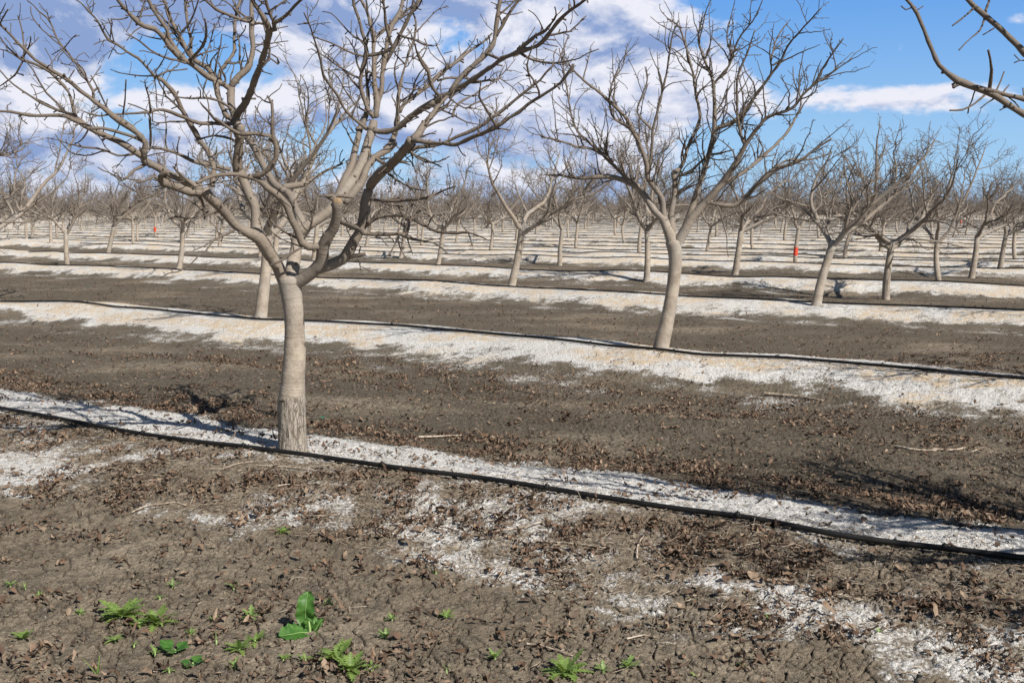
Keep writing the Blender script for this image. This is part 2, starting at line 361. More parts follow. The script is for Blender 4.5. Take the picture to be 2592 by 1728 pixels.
# ------------------------------------------------------------------ ground: one sheet to the horizon
def build_ground():
    a_in=np.radians(np.linspace(-29,29,900)); a_out=np.radians(np.linspace(29,331,150))[1:-1]
    ang=np.concatenate([a_in,a_out]); na=len(ang)
    r=[.4,.9,1.5,2.1,2.7,3.1,3.4]
    while r[-1]<4000:
        q=r[-1]; r.append(q+min(.62*q*q/1685,.05+.0045*q+max(0,(q-250)*.02)))
    r=np.array(r); nr=len(r)
    A,R=np.meshgrid(ang,r); x=(R*np.sin(A)).ravel(); y=(R*np.cos(A)).ravel()
    z,u,row,s,t,salt,cream,lit_=fields(x,y)
    R_=R.ravel(); inner=((np.abs(A)<np.radians(29.1)).ravel())&(R_<16)
    crack=np.zeros(len(x))
    X,Y=x[inner],y[inner]; fade=1-sstep(R_[inner],9,16)
    wx=X+.02*fbm(X*9,Y*9,3,71); wy=Y+.02*fbm(X*9,Y*9,3,72)
    f1,f2,idv=voro(wx/.105,wy/.105,3); e=f2-f1; g1,g2,idg=voro(wx/.042+5,wy/.042,13)
    plate=sstep(fbm(X*.9,Y*.9,3,81)+.34-(salt[inner]*.7),-.15,.25)
    ck=np.maximum(1-sstep(e,.02,.11),.75*(1-sstep(g2-g1,.02,.16))*sstep(fbm(X*2.2,Y*2.2,2,88),-.1,.2))*plate
    rough=fbm(X*6,Y*6,4,91,.6); clod=np.clip(fbm(X*17,Y*17,3,95,.6),0,1)
    curl=sstep(e,0,.6)
    dz=-.011*ck+ (idv-.5)*.006*plate+ .005*(1-curl)*plate*(1-ck)+ .014*rough*(1-.7*plate)+ .035*clod*(1-plate*.85)*(1-.5*salt[inner])+.006*fbm(X*45,Y*45,2,99)*(1-.6*plate) -.004*(1-sstep(g2-g1,.02,.2))
    z[inner]+=dz*fade; crack[inner]=ck*fade
    mid=(~inner)&(R_<60)
    z[mid]+=.012*fbm(x[mid]*4,y[mid]*4,3,97)
    i=np.arange(nr-1)[:,None]*na; k=np.arange(na)[None,:]; k2=(k+1)%na
    f=np.stack([i+k,i+na+k,i+na+k2,i+k2],-1).reshape(-1,4)
    V=np.stack([x,y,z],1); c0=len(V); V=np.vstack([V,[0,0,-.2]])
    loops=np.concatenate([f.ravel(),np.stack([np.full(na,c0),k[0],k2[0]],-1).ravel()])
    sizes=np.concatenate([np.full(len(f),4),np.full(na,3)])
    ap=lambda v:np.append(v,0)
    # the sheet is listed clockwise, so turn it to face up
    me=mesh_from('ground',V,loops,M_GROUND,{'salt':ap(salt),'damp':ap(np.where(row>=1,np.where((row==1)&(u<0),.25,1.),0)*sstep(fbm(x*.5,y*.9,3,201),-.75,.15)),'cream':ap(cream),'litter':ap(lit_),'crack':ap(crack)},sizes=sizes)
    if me.polygons[len(f)//2].normal.z<0: me.flip_normals()
    o=link('ground',me); tag(o,'flat orchard floor of cracked grey brown soil with white salt crusted tree beds',None,kind='structure')
    o['category']='ground'
    print('ground verts',len(V),'%.1fs'%(time.time()-T0))
build_ground()
def gz(x,y):
    return macro(np.atleast_1d(np.asarray(x,float)),np.atleast_1d(np.asarray(y,float)))[0]
# ------------------------------------------------------------------ drip hoses, one per row
ORD=['','first','second','third','fourth','fifth','sixth','seventh','eighth','ninth','tenth','eleventh','twelfth','thirteenth','fourteenth','fifteenth','sixteenth','seventeenth','eighteenth','nineteenth','twentieth','twenty-first','twenty-second','twenty-third','twenty-fourth','twenty-fifth','twenty-sixth','twenty-seventh','twenty-eighth','twenty-ninth','thirtieth']
def hoses():
    for j in range(1,31):
        s0=-(10+j*6.5); s1=6+j*3.5
        if j==1: s0,s1=-14,7
        stp=.12 if j<3 else .25 if j<8 else .6
        s=np.arange(s0,s1,stp); tt=rowc(j,s)+.03*fbm(s*.5,s*0+j*5.5,2,5)
        tt=tt+(.16*fbm(s*.5,s*0+j*9.1,3,15) if j>3 else 0)
        if j>1: tt=tt-.10
        x=s*dR[0]+tt*nR[0]; y=s*dR[1]+tt*nR[1]; rad=.0145 if j==1 else .016 if j<12 else .020
        z=gz(x,y); k=np.ones(5)/5; z=np.convolve(np.pad(z,2,mode='edge'),k,'valid')+rad+.010
        T=Tubes(); T.add(np.stack([x,y,z],1),np.full(len(s),rad),8 if j<4 else 5)
        me=T.build('drip_hose',M_HOSE); o=link('drip_hose',me)
        lab={1:'thick black drip hose nearest the camera, crossing in front of the big tree trunk',2:'black drip hose along the second bed back, past the leaning tree on the right'}.get(j,'thin black drip hose along the %s tree bed counted from the front'%ORD[j])
        tag(o,lab,'hose','black drip hoses along the tree beds')
        if j<=3:
            rng=np.random.default_rng(j)
            for q in np.arange(s0+.7,s1,1.05 if j<3 else 1.5):
                i=int((q-s0)/stp)
                P=np.array([x[i],y[i],z[i]+.006]); 
                px,py,zc=to_px(P)
                if not(-40<px<W+40) or zc<2: continue
                D=Tubes(); dirv=np.array([dR[0],dR[1],0])
                D.add([P-dirv*.012,P-dirv*.010,P+dirv*.010,P+dirv*.012],[.006,.016,.016,.006],8)
                D.add([P+[0,0,.008],P+[0,0,.02]],[.006,.004],6)
                link('emitter',D.build('emitter',M_HOSE),o)
hoses()
# ------------------------------------------------------------------ trees
def unit(v): v=np.asarray(v,float); return v/(np.linalg.norm(v)+1e-9)
def rot_perp(rng,d,ang):
    a=unit(np.cross(d,rng.normal(size=3))); return unit(d*math.cos(ang)+a*math.sin(ang))
def grow(rng,p,d,L,nseg,wander,up):
    P=[np.array(p,float)]; d=unit(d); st_=L/nseg
    for i in range(nseg):
        d=unit(d+rng.normal(size=3)*wander+np.array([0,0,up])); P.append(P[-1]+d*st_)
    return np.array(P)
def spurs(rng,T,P,R,dens,scale=1.0,reject=None,big=1.0):
    """short knobbly side twigs along a branch"""
    seg=np.linalg.norm(np.diff(P,axis=0),axis=1); L=seg.sum(); cs=np.concatenate([[0],np.cumsum(seg)])
    for q in rng.uniform(0.04*L,L,rng.poisson(dens*L)):
        i=min(np.searchsorted(cs,q)-1,len(P)-2); i=max(i,0); f=(q-cs[i])/(seg[i]+1e-9)
        p=P[i]*(1-f)+P[i+1]*f; r=R[i]*(1-f)+R[min(i+1,len(R)-1)]*f; d=unit(P[i+1]-P[i])
        dd=rot_perp(rng,d,rng.uniform(.8,1.5)); dd=unit(dd+[0,0,.15])
        if rng.random()<.55: ln=rng.uniform(.008,.035)*scale; rr=min(r*.7,rng.uniform(.003,.006))
        else: ln=rng.uniform(.05,.2)*scale*big; rr=min(r*.6,rng.uniform(.0026,.0048))
        if reject is not None and reject(p+dd*ln): continue
        if ln<.05: T.add([p,p+dd*(r+ln*.6),p+dd*(r+ln)],[rr*1.1,rr,rr*1.25],4)
        else:
            Q=grow(rng,p,dd,r+ln,4,.22,.04); T.add(Q,[rr,rr*.85,rr*.9,rr*.75,rr*.95],4)
            if ln>.11 and rng.random()<.75:
                for _ in range(rng.integers(1,4)):
                    k=rng.integers(1,4); d2=rot_perp(rng,unit(Q[k+1]-Q[k]),rng.uniform(.6,1.3)); T.add(grow(rng,Q[k],d2,rng.uniform(.02,.07),2,.2,.05),[rr*.7,rr*.6,rr*.7],3)
def gen_tree(seed,lean=(.12,0),ht=1.12,nsc=4,spread=1.0,size=1.0,r0=.078,detail=1.0,lod=0,reject=None,az0=None):
    rng=np.random.default_rng(seed); TT=Tubes(); TC=Tubes(); sd_=[12,7,5,4] if lod==0 else [5,4,3,3]
    m=10; q=np.linspace(0,1,m); bend=rng.uniform(-.05,.05)
    P=np.stack([lean[0]*ht*q**1.1+bend*np.sin(q*3.1),lean[1]*ht*q+.03*np.sin(q*4+seed),-.06+(ht+.06)*q],1)
    R=r0*(1.06-.22*q+.22*np.exp(-q*12)); R[3]*=1.04
    TT.add(P,R,sd_[0] if lod==0 else 6,rough=.05,rng=rng)
    top=P[-1]; a0=rng.uniform(0,6.28) if az0 is None else az0
    TC.add([P[-2],top,top+[0,0,.05]],[R[-1]*1.02,R[-1]*1.08,R[-1]*.7],sd_[0]) 
    nse=max(2,int(6*detail)); nte=max(2,int(5*detail))
    def secondary(p,d,L,r):
        Q=grow(rng,p,d,L,9,.20,.06); RR=np.linspace(r,.0045,10); TC.add(Q,RR,sd_[1])
        if lod<2:
            for k in range(nte):
                i=rng.integers(1,9); d3=rot_perp(rng,unit(Q[i+1]-Q[i]),rng.uniform(.55,1.3)); d3=unit(d3+[0,0,.15])
                L3=rng.uniform(.18,.62)*size*(1.1-.05*i)
                if reject is not None and reject(Q[i]+d3*L3): continue
                S=grow(rng,Q[i],d3,L3,7,.27,.05); RS=np.linspace(min(.0095,RR[i]*.75),.0034,8); TC.add(S,RS,sd_[2])
                if lod==0: spurs(rng,TC,S,RS,9*detail,reject=reject)
            if lod==0: spurs(rng,TC,Q,RR,7*detail,reject=reject)
    for k in range(nsc):
        az_=a0+k*2*np.pi/nsc+rng.normal()*.35; tilt=rng.uniform(.55,1.0)*spread
        d=np.array([math.cos(az_)*math.sin(tilt)+lean[0]*.8,math.sin(az_)*math.sin(tilt),math.cos(tilt)])
        L=rng.uniform(1.7,2.35)*size; st0=P[-1]-np.array([0,0,rng.uniform(0,.12)])
        Q=grow(rng,st0,d,L,14,.15,.05); rs=r0*rng.uniform(.5,.66); RR=rs*(1-np.linspace(0,1,15))**.8+.0055
        if reject is not None:
            bad=[i for i in range(len(Q)) if reject(Q[i])]
            if bad: Q=Q[:max(3,bad[0])]; RR=RR[:len(Q)]
        TC.add(Q,RR,sd_[0] if lod==0 else 4,rough=.06,rng=rng)
        if lod==0: spurs(rng,TC,Q[4:],RR[4:],7*detail,reject=reject)
        for c in range(nse):
            i=int(rng.integers(2,len(Q)-1)); d2=rot_perp(rng,unit(Q[i+1]-Q[i]),rng.uniform(.45,1.15)); d2=unit(d2+np.array([0,0,.28]))
            L2=rng.uniform(.6,1.35)*size*(1.15-.04*i)
            if reject is not None and reject(Q[i]+d2*L2*.6): continue
            secondary(Q[i],d2,L2,RR[i]*.62)
    return TT,TC
def place_tree(base,mt,mc,rz=0,sc_=1.0,name='pistachio_tree',extra=None):
    e=bpy.data.objects.new(name,None); C.objects.link(e); e.empty_display_size=.3
    z=float(gz(base[0],base[1])[0]); e.location=(base[0],base[1],z); e.rotation_euler=(0,0,rz); e.scale=(sc_,)*3
    link('trunk',mt,e); link('crown',mc,e)
    return e
# ---------- the big tree, its limbs measured one by one
CR={'A':(0,0,.22958),'B':(300,0,.22958),'C':(600,0,.22957),'D':(1050,0,.22957),'E':(100,300,.26781),'F':(500,300,.29343),'G':(900,280,.28058),'H':(2200,0,.31896),'T':(500,500,.4785),'R':(1400,0,.5103),'K':(1500,450,.46429)}
MAIN=[ # (crop, depth change in metres over the branch, points x,y,width), base end first; limb number first
 (1,'F',-.35,[(760,1440,105),(700,1290,108),(620,1150,105),(540,1030,112),(430,980,85),(330,920,75),(220,790,80),(110,680,85),(60,620,95)]),
 (1,'E',-.2,[(1530,680,98),(1430,690,80),(1300,650,78),(1170,600,82),(1140,570,64),(1165,530,50),(1210,505,36)]),
 (1,'E',-.2,[(1520,660,95),(1420,620,80),(1330,570,70),(1200,508,68),(1100,450,66),(1000,400,64),(975,350,60)]),
 (1,'E',-.05,[(985,370,55),(990,300,50),(1000,240,48),(960,170,46),(900,120,52)]),
 (1,'A',-.35,[(1560,1520,62),(1450,1410,66),(1330,1330,74),(1240,1270,60),(1150,1190,52),(1050,1120,50),(1000,1080,46),(880,1000,42),(800,920,40),(700,850,42),(600,790,38),(500,720,36),(400,660,34),(310,580,30),(200,480,30),(100,370,26),(0,270,26),(-150,140,24),(-320,-60,18)]),
 (1,'E',-.1,[(965,350,60),(870,290,62),(740,210,60),(640,170,55),(480,100,50),(380,40,42),(300,0,42)]),
 (1,'A',-.1,[(860,1345,44),(800,1310,40),(740,1280,38),(550,1275,36),(400,1275,34),(250,1260,32),(120,1230,26),(0,1225,24),(-200,1180,20),(-350,1150,16)]),
 (1,'E',-.12,[(1005,235,30),(990,225,30),(880,165,30),(800,140,28),(700,110,28),(600,92,30),(480,95,34)]),
 (1,'A',.1,[(1000,1425,40),(900,1330,42),(800,1265,40),(700,1230,38),(600,1200,32),(480,1130,26),(380,1080,20),(310,1040,15)]),
 (1,'A',.1,[(815,1260,38),(790,1120,36),(760,1020,33),(710,950,36),(640,880,36),(560,790,36),(480,740,34),(380,700,30),(260,665,30),(215,640,24),(150,600,18),(70,560,15),(0,545,13),(-150,500,10)]),
 (1,'A',.1,[(250,680,24),(180,810,18),(100,880,15),(0,950,12),(-80,990,10)]),
 (1,'A',-.1,[(235,655,26),(300,560,17),(340,430,14),(338,405,16)]),
 (1,'A',.05,[(265,650,20),(265,570,20),(255,420,18),(225,270,16),(195,175,15)]),
 (1,'A',-.06,[(220,645,18),(150,580,16),(70,510,15),(0,410,14),(-60,330,10)]),
 (1,'A',-.06,[(0,265,16),(30,200,15),(85,105,14)]),
 (1,'A',-.06,[(-40,250,14),(10,150,12),(65,35,10)]),
 (1,'A',.2,[(1030,1085,36),(1025,1000,34),(980,920,30),(940,850,28),(880,760,27),(820,680,25),(750,580,23),(700,530,23),(630,430,19),(580,300,17),(520,200,17),(430,130,15),(370,60,13),(305,10,14)]),
 (1,'A',-.1,[(705,535,13),(770,450,12),(840,385,13)]),(1,'A',-.1,[(700,545,11),(640,600,11),(550,720,9)]),(1,'A',.1,[(690,540,8),(620,580,7),(570,605,5)]),
 (1,'A',.05,[(830,660,8),(870,610,7),(930,580,6),(985,640,4)]),(1,'A',.05,[(830,735,8),(760,720,7),(670,700,5)]),
 (1,'A',.05,[(985,915,13),(1030,850,12),(1115,730,13)]),(1,'A',-.1,[(1200,1225,18),(1150,1130,18),(1100,1020,17),(1050,920,16),(1000,830,12)]),
 (1,'A',.02,[(945,910,10),(850,930,8)]),(1,'A',-.05,[(725,905,14),(770,850,12),(820,770,12)]),(1,'A',-.05,[(670,940,12),(600,900,10),(500,1000,9),(370,1050,8)]),
 (1,'E',.25,[(1640,640,52),(1640,590,50),(1650,480,50),(1630,380,48),(1570,280,48),(1500,200,50)]),
 (1,'B',-.15,[(890,1550,54),(840,1450,52),(760,1330,50),(700,1200,48),(640,1060,48),(560,960,50),(480,880,50),(400,840,46)]),
 (1,'A',-.25,[(1710,840,42),(1640,770,32),(1560,680,30),(1520,640,30),(1400,570,28),(1300,490,28),(1200,440,30),(1140,350,24),(1070,230,22),(980,130,20),(900,40,17),(840,0,14),(780,-60,12)]),
 (1,'A',-.08,[(1195,438,11),(1110,460,10),(1035,490,10)]),(1,'A',.04,[(1270,500,9),(1230,570,7),(1195,650,5)]),(1,'A',-.05,[(1215,415,13),(1160,320,12),(1120,245,12)]),
 (1,'A',.1,[(1690,835,20),(1570,840,15),(1400,820,13),(1300,800,11),(1215,765,9)]),(1,'B',-.12,[(400,800,14),(450,730,13),(500,650,12),(540,540,9)]),
 (1,'A',.05,[(1700,850,14),(1720,1000,12),(1730,1190,10)]),(1,'A',.08,[(1810,910,10),(1800,1050,10),(1780,1170,9)]),(1,'A',-.05,[(1720,870,11),(1690,910,10),(1620,970,9)]),
 (1,'B',.1,[(420,860,22),(540,790,22),(650,775,18),(760,760,15)]),
 (1,'E',-.2,[(1560,950,20),(1550,830,24),(1510,720,24),(1450,640,26),(1380,570,24),(1300,500,20),(1260,450,16)]),
 (1,'E',-.1,[(1140,580,36),(1080,550,28),(990,590,26),(920,600,18)]),
 (1,'E',-.15,[(1020,420,32),(900,490,30),(830,560,26),(770,590,14),(700,540,10),(670,530,8)]),(1,'E',-.05,[(775,580,12),(740,530,11),(690,500,9)]),
 (1,'E',-.1,[(1170,640,22),(1080,720,22),(960,770,20),(860,830,20),(760,915,18)]),
 (1,'E',-.12,[(1720,875,18),(1600,910,18),(1500,940,17),(1370,1000,13)]),
 (1,'E',-.15,[(1860,1040,22),(1760,1100,20),(1650,1150,20),(1560,1200,13),(1450,1250,9)]),
 (1,'E',-.05,[(900,620,18),(930,690,16),(980,775,13)]),(1,'E',.1,[(790,610,12),(900,680,12),(1050,720,12),(1180,750,9)]),
 (1,'E',.05,[(455,115,18),(400,200,14),(330,245,10)]),(1,'E',-.05,[(1690,870,16),(1740,800,14),(1800,740,10)]),
 # second limb: up the middle left
 (2,'F',.1,[(640,1200,100),(570,1080,112),(520,980,112),(505,890,86),(500,780,80),(440,640,80),(390,520,78),(360,460,80)]),
 (2,'F',-.1,[(350,480,80),(340,400,84),(360,250,74),(368,150,72),(365,60,85)]),
 (2,'B',0,[(1330,1500,96),(1310,1380,92),(1295,1280,88)]),
 (2,'B',-.45,[(1295,1290,84),(1330,1220,80),(1400,1130,76),(1460,1020,72),(1500,900,75),(1550,770,70),(1600,620,66),(1640,450,64),(1660,330,70),(1640,260,60)]),
 (2,'B',-.1,[(1650,280,54),(1610,220,48),(1550,120,45),(1490,30,40),(1440,-80,36)]),
 (2,'B',-.12,[(1670,340,60),(1720,330,56),(1700,230,38),(1650,110,36),(1625,0,34),(1610,-90,30)]),
 (2,'C',-.2,[(400,270,44),(430,240,40),(550,165,38),(640,70,33),(730,-20,26),(800,-120,20)]),
 (2,'B',.1,[(1290,1290,80),(1250,1180,80),(1240,1080,84),(1245,980,80)]),
 (2,'B',-.4,[(1250,1000,60),(1160,930,58),(1000,850,60),(880,760,56),(780,690,60),(720,670,60),(640,600,60),(560,510,56),(490,400,55),(400,320,56),(280,290,54),(150,190,48),(60,80,44),(0,10,40),(-80,-120,34)]),
 (2,'B',.1,[(1245,960,72),(1330,840,70),(1420,760,72),(1460,650,60),(1480,520,54),(1470,350,56),(1475,250,64),(1470,100,42),(1470,0,40),(1465,-100,36)]),
 (2,'B',-.25,[(1475,245,40),(1420,240,38),(1300,205,35),(1170,150,34),(1080,110,30),(1020,60,25),(950,0,20),(880,-70,16)]),
 (2,'B',0,[(1060,95,22),(1030,40,20),(1010,0,18),(990,-60,14)]),(2,'B',0,[(1490,265,30),(1550,255,28),(1640,280,28)]),
 (2,'B',.3,[(1280,1330,60),(1200,1290,58),(1130,1150,52),(1080,980,55),(1040,830,60),(980,740,60),(900,700,55),(830,660,52),(780,590,45),(700,450,42),(650,350,44),(570,220,40),(530,90,36),(510,0,30),(490,-80,26)]),
 (2,'B',.15,[(830,655,42),(800,560,38),(800,430,36),(770,320,34),(750,200,34),(740,0,34),(735,-90,30)]),
 (2,'B',-.1,[(720,640,44),(640,560,42),(560,430,40),(540,330,38),(450,200,38),(380,100,38),(330,0,36),(300,-80,30)]),
 (2,'B',-.1,[(680,380,24),(780,260,22),(840,140,20),(880,0,18),(900,-60,14)]),
 (2,'B',.2,[(1130,930,46),(1110,850,46),(1120,780,45),(1160,730,40),(1230,650,38),(1280,560,36),(1270,400,32),(1290,200,32),(1310,80,34),(1340,0,28),(1370,-80,22)]),
 (2,'B',-.2,[(770,690,36),(870,580,32),(930,500,32),(970,370,26),(950,210,18)]),(2,'B',.1,[(930,690,16),(980,560,16),(1020,430,14),(1060,260,12)]),
 (2,'B',-.2,[(740,690,28),(640,660,26),(560,645,26),(480,620,24),(350,550,22),(240,460,18),(160,410,15),(80,375,12)]),
 (2,'B',.05,[(470,435,16),(340,410,13),(210,365,10)]),(2,'B',-.05,[(230,455,9),(265,395,9)]),
 (2,'B',-.1,[(100,195,16),(20,215,14),(-65,210,11)]),(2,'B',.1,[(160,195,13),(270,180,12),(400,175,9)]),(2,'B',-.05,[(150,210,12),(120,290,11),(85,350,9)]),
 (2,'B',.1,[(350,90,14),(450,60,13),(550,35,12)]),(2,'B',-.1,[(350,95,12),(230,130,10),(130,130,8)]),
 (2,'B',.1,[(1450,490,16),(1600,490,16),(1730,470,14),(1870,455,10)]),(2,'C',.1,[(380,600,16),(440,640,16),(460,700,26)]),(2,'B',-.1,[(1500,540,12),(1640,620,14),(1760,710,20)]),
 (2,'B',-.1,[(1540,770,16),(1620,800,12),(1695,820,12)]),(2,'B',.08,[(1720,460,10),(1790,360,10)]),(2,'B',.05,[(1730,320,12),(1800,305,12),(1870,290,12)]),
 (2,'B',.05,[(1290,210,12),(1220,215,10),(1150,190,8)]),(2,'B',.03,[(1260,430,9),(1210,400,8),(1145,380,6)]),
 (2,'B',-.3,[(1270,1240,38),(1200,1160,30),(1080,1105,25),(940,1080,26),(800,1085,20),(680,1075,16),(600,1060,12)]),
 (2,'B',-.5,[(1290,1355,46),(1200,1362,44),(1100,1365,42),(930,1365,40),(800,1330,38),(680,1280,38),(560,1230,38),(450,1210,34),(350,1240,32)]),
 (2,'A',-.15,[(1660,1240,30),(1500,1250,23),(1350,1260,22),(1200,1265,22),(1100,1280,18),(1000,1260,15),(900,1220,11)]),
 (2,'A',-.1,[(1660,1230,24),(1640,1080,17),(1600,950,15),(1595,880,6)]),(2,'A',-.1,[(1360,1250,20),(1380,1080,18),(1390,880,14)]),(2,'A',-.05,[(1650,1235,16),(1500,1170,14),(1410,1140,12)]),
 (2,'E',-.4,[(1800,490,42),(1650,445,37),(1500,420,34),(1380,370,34),(1280,320,30),(1150,280,28),(1060,270,28),(940,320,25),(870,340,22),(740,350,19),(620,300,18),(540,280,19),(420,270,20),(330,250,17),(280,240,13),(160,200,10),(70,185,7)]),
 (2,'E',-.1,[(1048,270,24),(1050,130,22),(1040,0,16)]),
 (2,'B',-.25,[(1330,1480,38),(1250,1420,36),(1150,1370,32),(1060,1320,30),(1000,1240,26),(930,1170,20),(900,1130,14)]),
 (2,'B',.2,[(900,1530,24),(1050,1500,24),(1200,1520,26),(1320,1560,26)]),
 # third limb: the one that rises behind, with the crossing branches
 (3,'F',.35,[(800,1440,110),(815,1330,118),(830,1230,118),(850,1130,100),(870,1020,96),(890,890,90),(850,780,58),(810,680,62),(770,635,70)]),
 (3,'F',.3,[(770,640,64),(690,590,62),(640,540,60),(590,440,60),(530,320,60),(450,190,58),(400,150,50)]),
 (3,'F',.3,[(740,600,60),(850,575,54),(930,565,40),(990,520,26),(1080,470,22),(1150,430,20),(1250,390,16)]),
 (3,'F',.35,[(880,980,96),(980,900,86),(1080,835,86),(1160,780,90),(1220,700,100),(1290,590,100),(1370,480,88),(1430,350,84),(1465,220,76),(1500,120,76),(1520,30,70)]),
 (3,'F',.3,[(1180,720,60),(1240,600,64),(1300,470,66),(1340,380,58),(1350,290,56),(1400,100,50),(1440,0,50)]),
 (3,'C',.15,[(1330,1440,56),(1390,1360,56),(1430,1250,52),(1450,1100,46),(1440,1000,40),(1430,900,26),(1420,780,20)]),
 (3,'F',.2,[(1270,720,70),(1350,630,74),(1420,540,64),(1460,430,58),(1540,330,56),(1640,270,56),(1704,210,50)]),
 (3,'G',.2,[(270,350,48),(330,280,54),(370,150,48),(385,60,46)]),
 (3,'C',.15,[(1755,1400,45),(1775,1200,40),(1770,1100,40),(1800,950,35),(1830,800,24),(1860,700,22),(1900,560,30),(1950,450,26),(1975,250,22),(1930,100,20),(1940,0,18)]),
 (3,'C',-.15,[(1515,1290,62),(1440,1200,50),(1390,1060,48),(1360,930,45),(1380,800,45),(1410,680,48),(1430,610,60),(1420,500,40),(1380,350,38),(1340,200,34),(1290,60,32),(1275,-60,30)]),
 (3,'C',-.2,[(1430,620,36),(1540,600,36),(1640,570,38),(1710,520,34),(1680,430,34),(1640,300,34),(1630,150,28),(1610,0,26),(1600,-60,22)]),
 (3,'C',-.2,[(1400,620,28),(1280,590,22),(1130,520,20),(1000,460,17),(880,420,15),(800,370,11)]),
 (3,'C',.2,[(1530,1290,66),(1545,1180,64),(1540,1080,60),(1520,950,54),(1510,750,50),(1510,560,44),(1510,430,48),(1480,300,38),(1440,150,34),(1400,60,34),(1350,-30,28)]),
 (3,'C',.15,[(1520,430,34),(1600,350,34),(1700,270,34),(1850,140,34),(1960,60,34),(2050,-20,28)]),
 (3,'C',.2,[(1550,1150,50),(1590,1000,50),(1600,870,52),(1620,720,50),(1640,600,50),(1660,450,48),(1700,300,58),(1780,180,54),(1820,70,44),(1830,-60,38)]),
 (3,'C',-.1,[(1640,680,42),(1700,590,46),(1760,450,52),(1820,340,42),(1900,180,42),(1960,90,38),(2010,-40,32)]),
 (3,'C',-.45,[(1440,1420,44),(1370,1370,34),(1250,1270,34),(1180,1190,32),(1110,1060,32),(1010,920,28),(950,820,26),(920,680,24),(890,560,22),(850,430,20),(800,280,18),(740,140,17)]),
 (3,'C',-.1,[(1355,870,26),(1250,820,20),(1100,720,18),(960,620,14),(820,540,10)]),(3,'C',.05,[(795,265,10),(730,265,10),(670,272,10)]),(3,'C',.05,[(780,265,9),(820,245,9),(875,225,9)]),
 (3,'C',-.2,[(1430,1230,22),(1330,1180,20),(1250,1080,18),(1170,960,16),(1110,850,14),(1010,760,11)]),
 (3,'C',.1,[(1390,460,20),(1310,420,18),(1230,350,16),(1130,240,14),(1040,150,12),(940,130,9)]),(3,'C',.02,[(1255,370,10),(1258,300,9),(1265,225,10)]),
 (3,'C',0,[(1265,1285,16),(1310,1160,14),(1370,1070,10)]),(3,'C',-.1,[(1170,960,12),(1240,965,14)]),
 (3,'C',-.2,[(1770,370,26),(1850,410,26),(1950,440,22),(2050,490,20),(2170,510,14)]),(3,'C',-.1,[(1850,710,22),(1790,650,20),(1740,590,14)]),
 (3,'C',-.25,[(1990,570,22),(2030,660,26),(2110,760,30),(2130,880,32),(2160,970,30)]),
 # fourth limb: right, with the sawn stub
 (4,'F',-.25,[(790,1440,118),(880,1400,112),(1000,1315,108),(1070,1230,112),(1080,1130,106),(1110,1040,100),(1170,950,86),(1200,850,86),(1210,760,90),(1212,715,92)]),
 (4,'F',-.15,[(1060,1100,62),(960,1115,62),(900,1070,72),(860,960,62),(810,870,60),(760,740,60),(690,660,60),(600,590,56),(550,540,50),(480,510,50)]),
 (4,'F',-.1,[(480,505,50),(540,490,50),(620,430,48),(680,330,45),(680,250,40),(650,140,34),(648,0,28)]),
 (4,'B',0,[(1700,1420,36),(1700,1250,34),(1690,1140,28),(1640,1060,18)]),
 (4,'F',-.25,[(470,510,44),(400,490,38),(300,480,36),(150,490,36),(50,530,32),(0,555,30)]),
 (4,'F',0,[(640,150,34),(500,130,32),(370,135,34)]),(4,'F',0,[(370,140,32),(280,90,26),(200,30,24),(150,0,20)]),
 (4,'F',-.2,[(1240,890,40),(1330,930,44),(1440,985,46)]),
 (4,'G',-.15,[(60,1080,36),(100,1105,36),(200,1115,36),(380,1110,36),(450,1130,50),(520,1160,26),(640,1180,18),(740,1210,16),(830,1285,9)]),
 (4,'G',.05,[(460,1120,28),(510,960,24),(580,860,24),(660,800,24),(720,745,18)]),(4,'G',-.1,[(385,1130,16),(340,1240,14),(290,1310,14)]),(4,'G',.05,[(465,1150,12),(490,1230,10),(515,1290,8)]),
 (4,'F',-.1,[(500,770,16),(570,770,18),(660,780,18),(740,830,14),(800,890,10)]),(4,'F',-.05,[(900,1110,16),(800,1170,20),(700,1240,22),(620,1270,16)]),
 # fifth limb: far right fan
 (5,'F',-.05,[(1030,1300,90),(1130,1270,98),(1240,1220,92),(1300,1150,100),(1350,1050,90),(1400,970,80),(1430,850,95),(1450,720,92),(1480,620,84)]),
 (5,'F',-.05,[(1290,1190,50),(1390,1180,40),(1445,1165,26)]),
 (5,'G',-.45,[(130,690,84),(200,590,92),(330,480,85),(430,370,80),(500,270,80)]),
 (5,'G',-.3,[(520,265,60),(580,275,42),(650,290,38),(800,300,38),(900,310,36),(1030,250,38),(1150,200,38),(1270,150,46)]),
 (5,'D',-.2,[(880,1410,50),(960,1360,42),(1050,1290,40),(1150,1230,38),(1300,1120,34),(1450,1020,32),(1600,920,30),(1690,800,28),(1750,710,22)]),
 (5,'D',-.15,[(900,1400,44),(830,1280,30),(760,1160,24),(710,1060,20),(720,960,16),(735,890,12)]),(5,'D',.1,[(900,1420,20),(960,1420,18),(1050,1435,14)]),(5,'D',0,[(960,1350,22),(1010,1290,14),(1045,1250,10)]),
 (5,'G',.15,[(520,260,70),(570,210,70),(620,130,64),(680,50,54),(740,-10,42)]),
 (5,'D',.1,[(120,1370,54),(200,1260,48),(280,1150,40),(360,1070,34)]),
 (5,'G',-.1,[(470,370,44),(560,330,38),(700,320,30),(830,280,32),(900,240,30),(1050,180,32),(1200,90,34),(1290,20,34)]),
 (5,'D',-.1,[(820,1320,36),(950,1220,36),(1050,1150,32),(1160,1060,30),(1290,960,32),(1380,890,28),(1450,800,26),(1540,710,20)]),
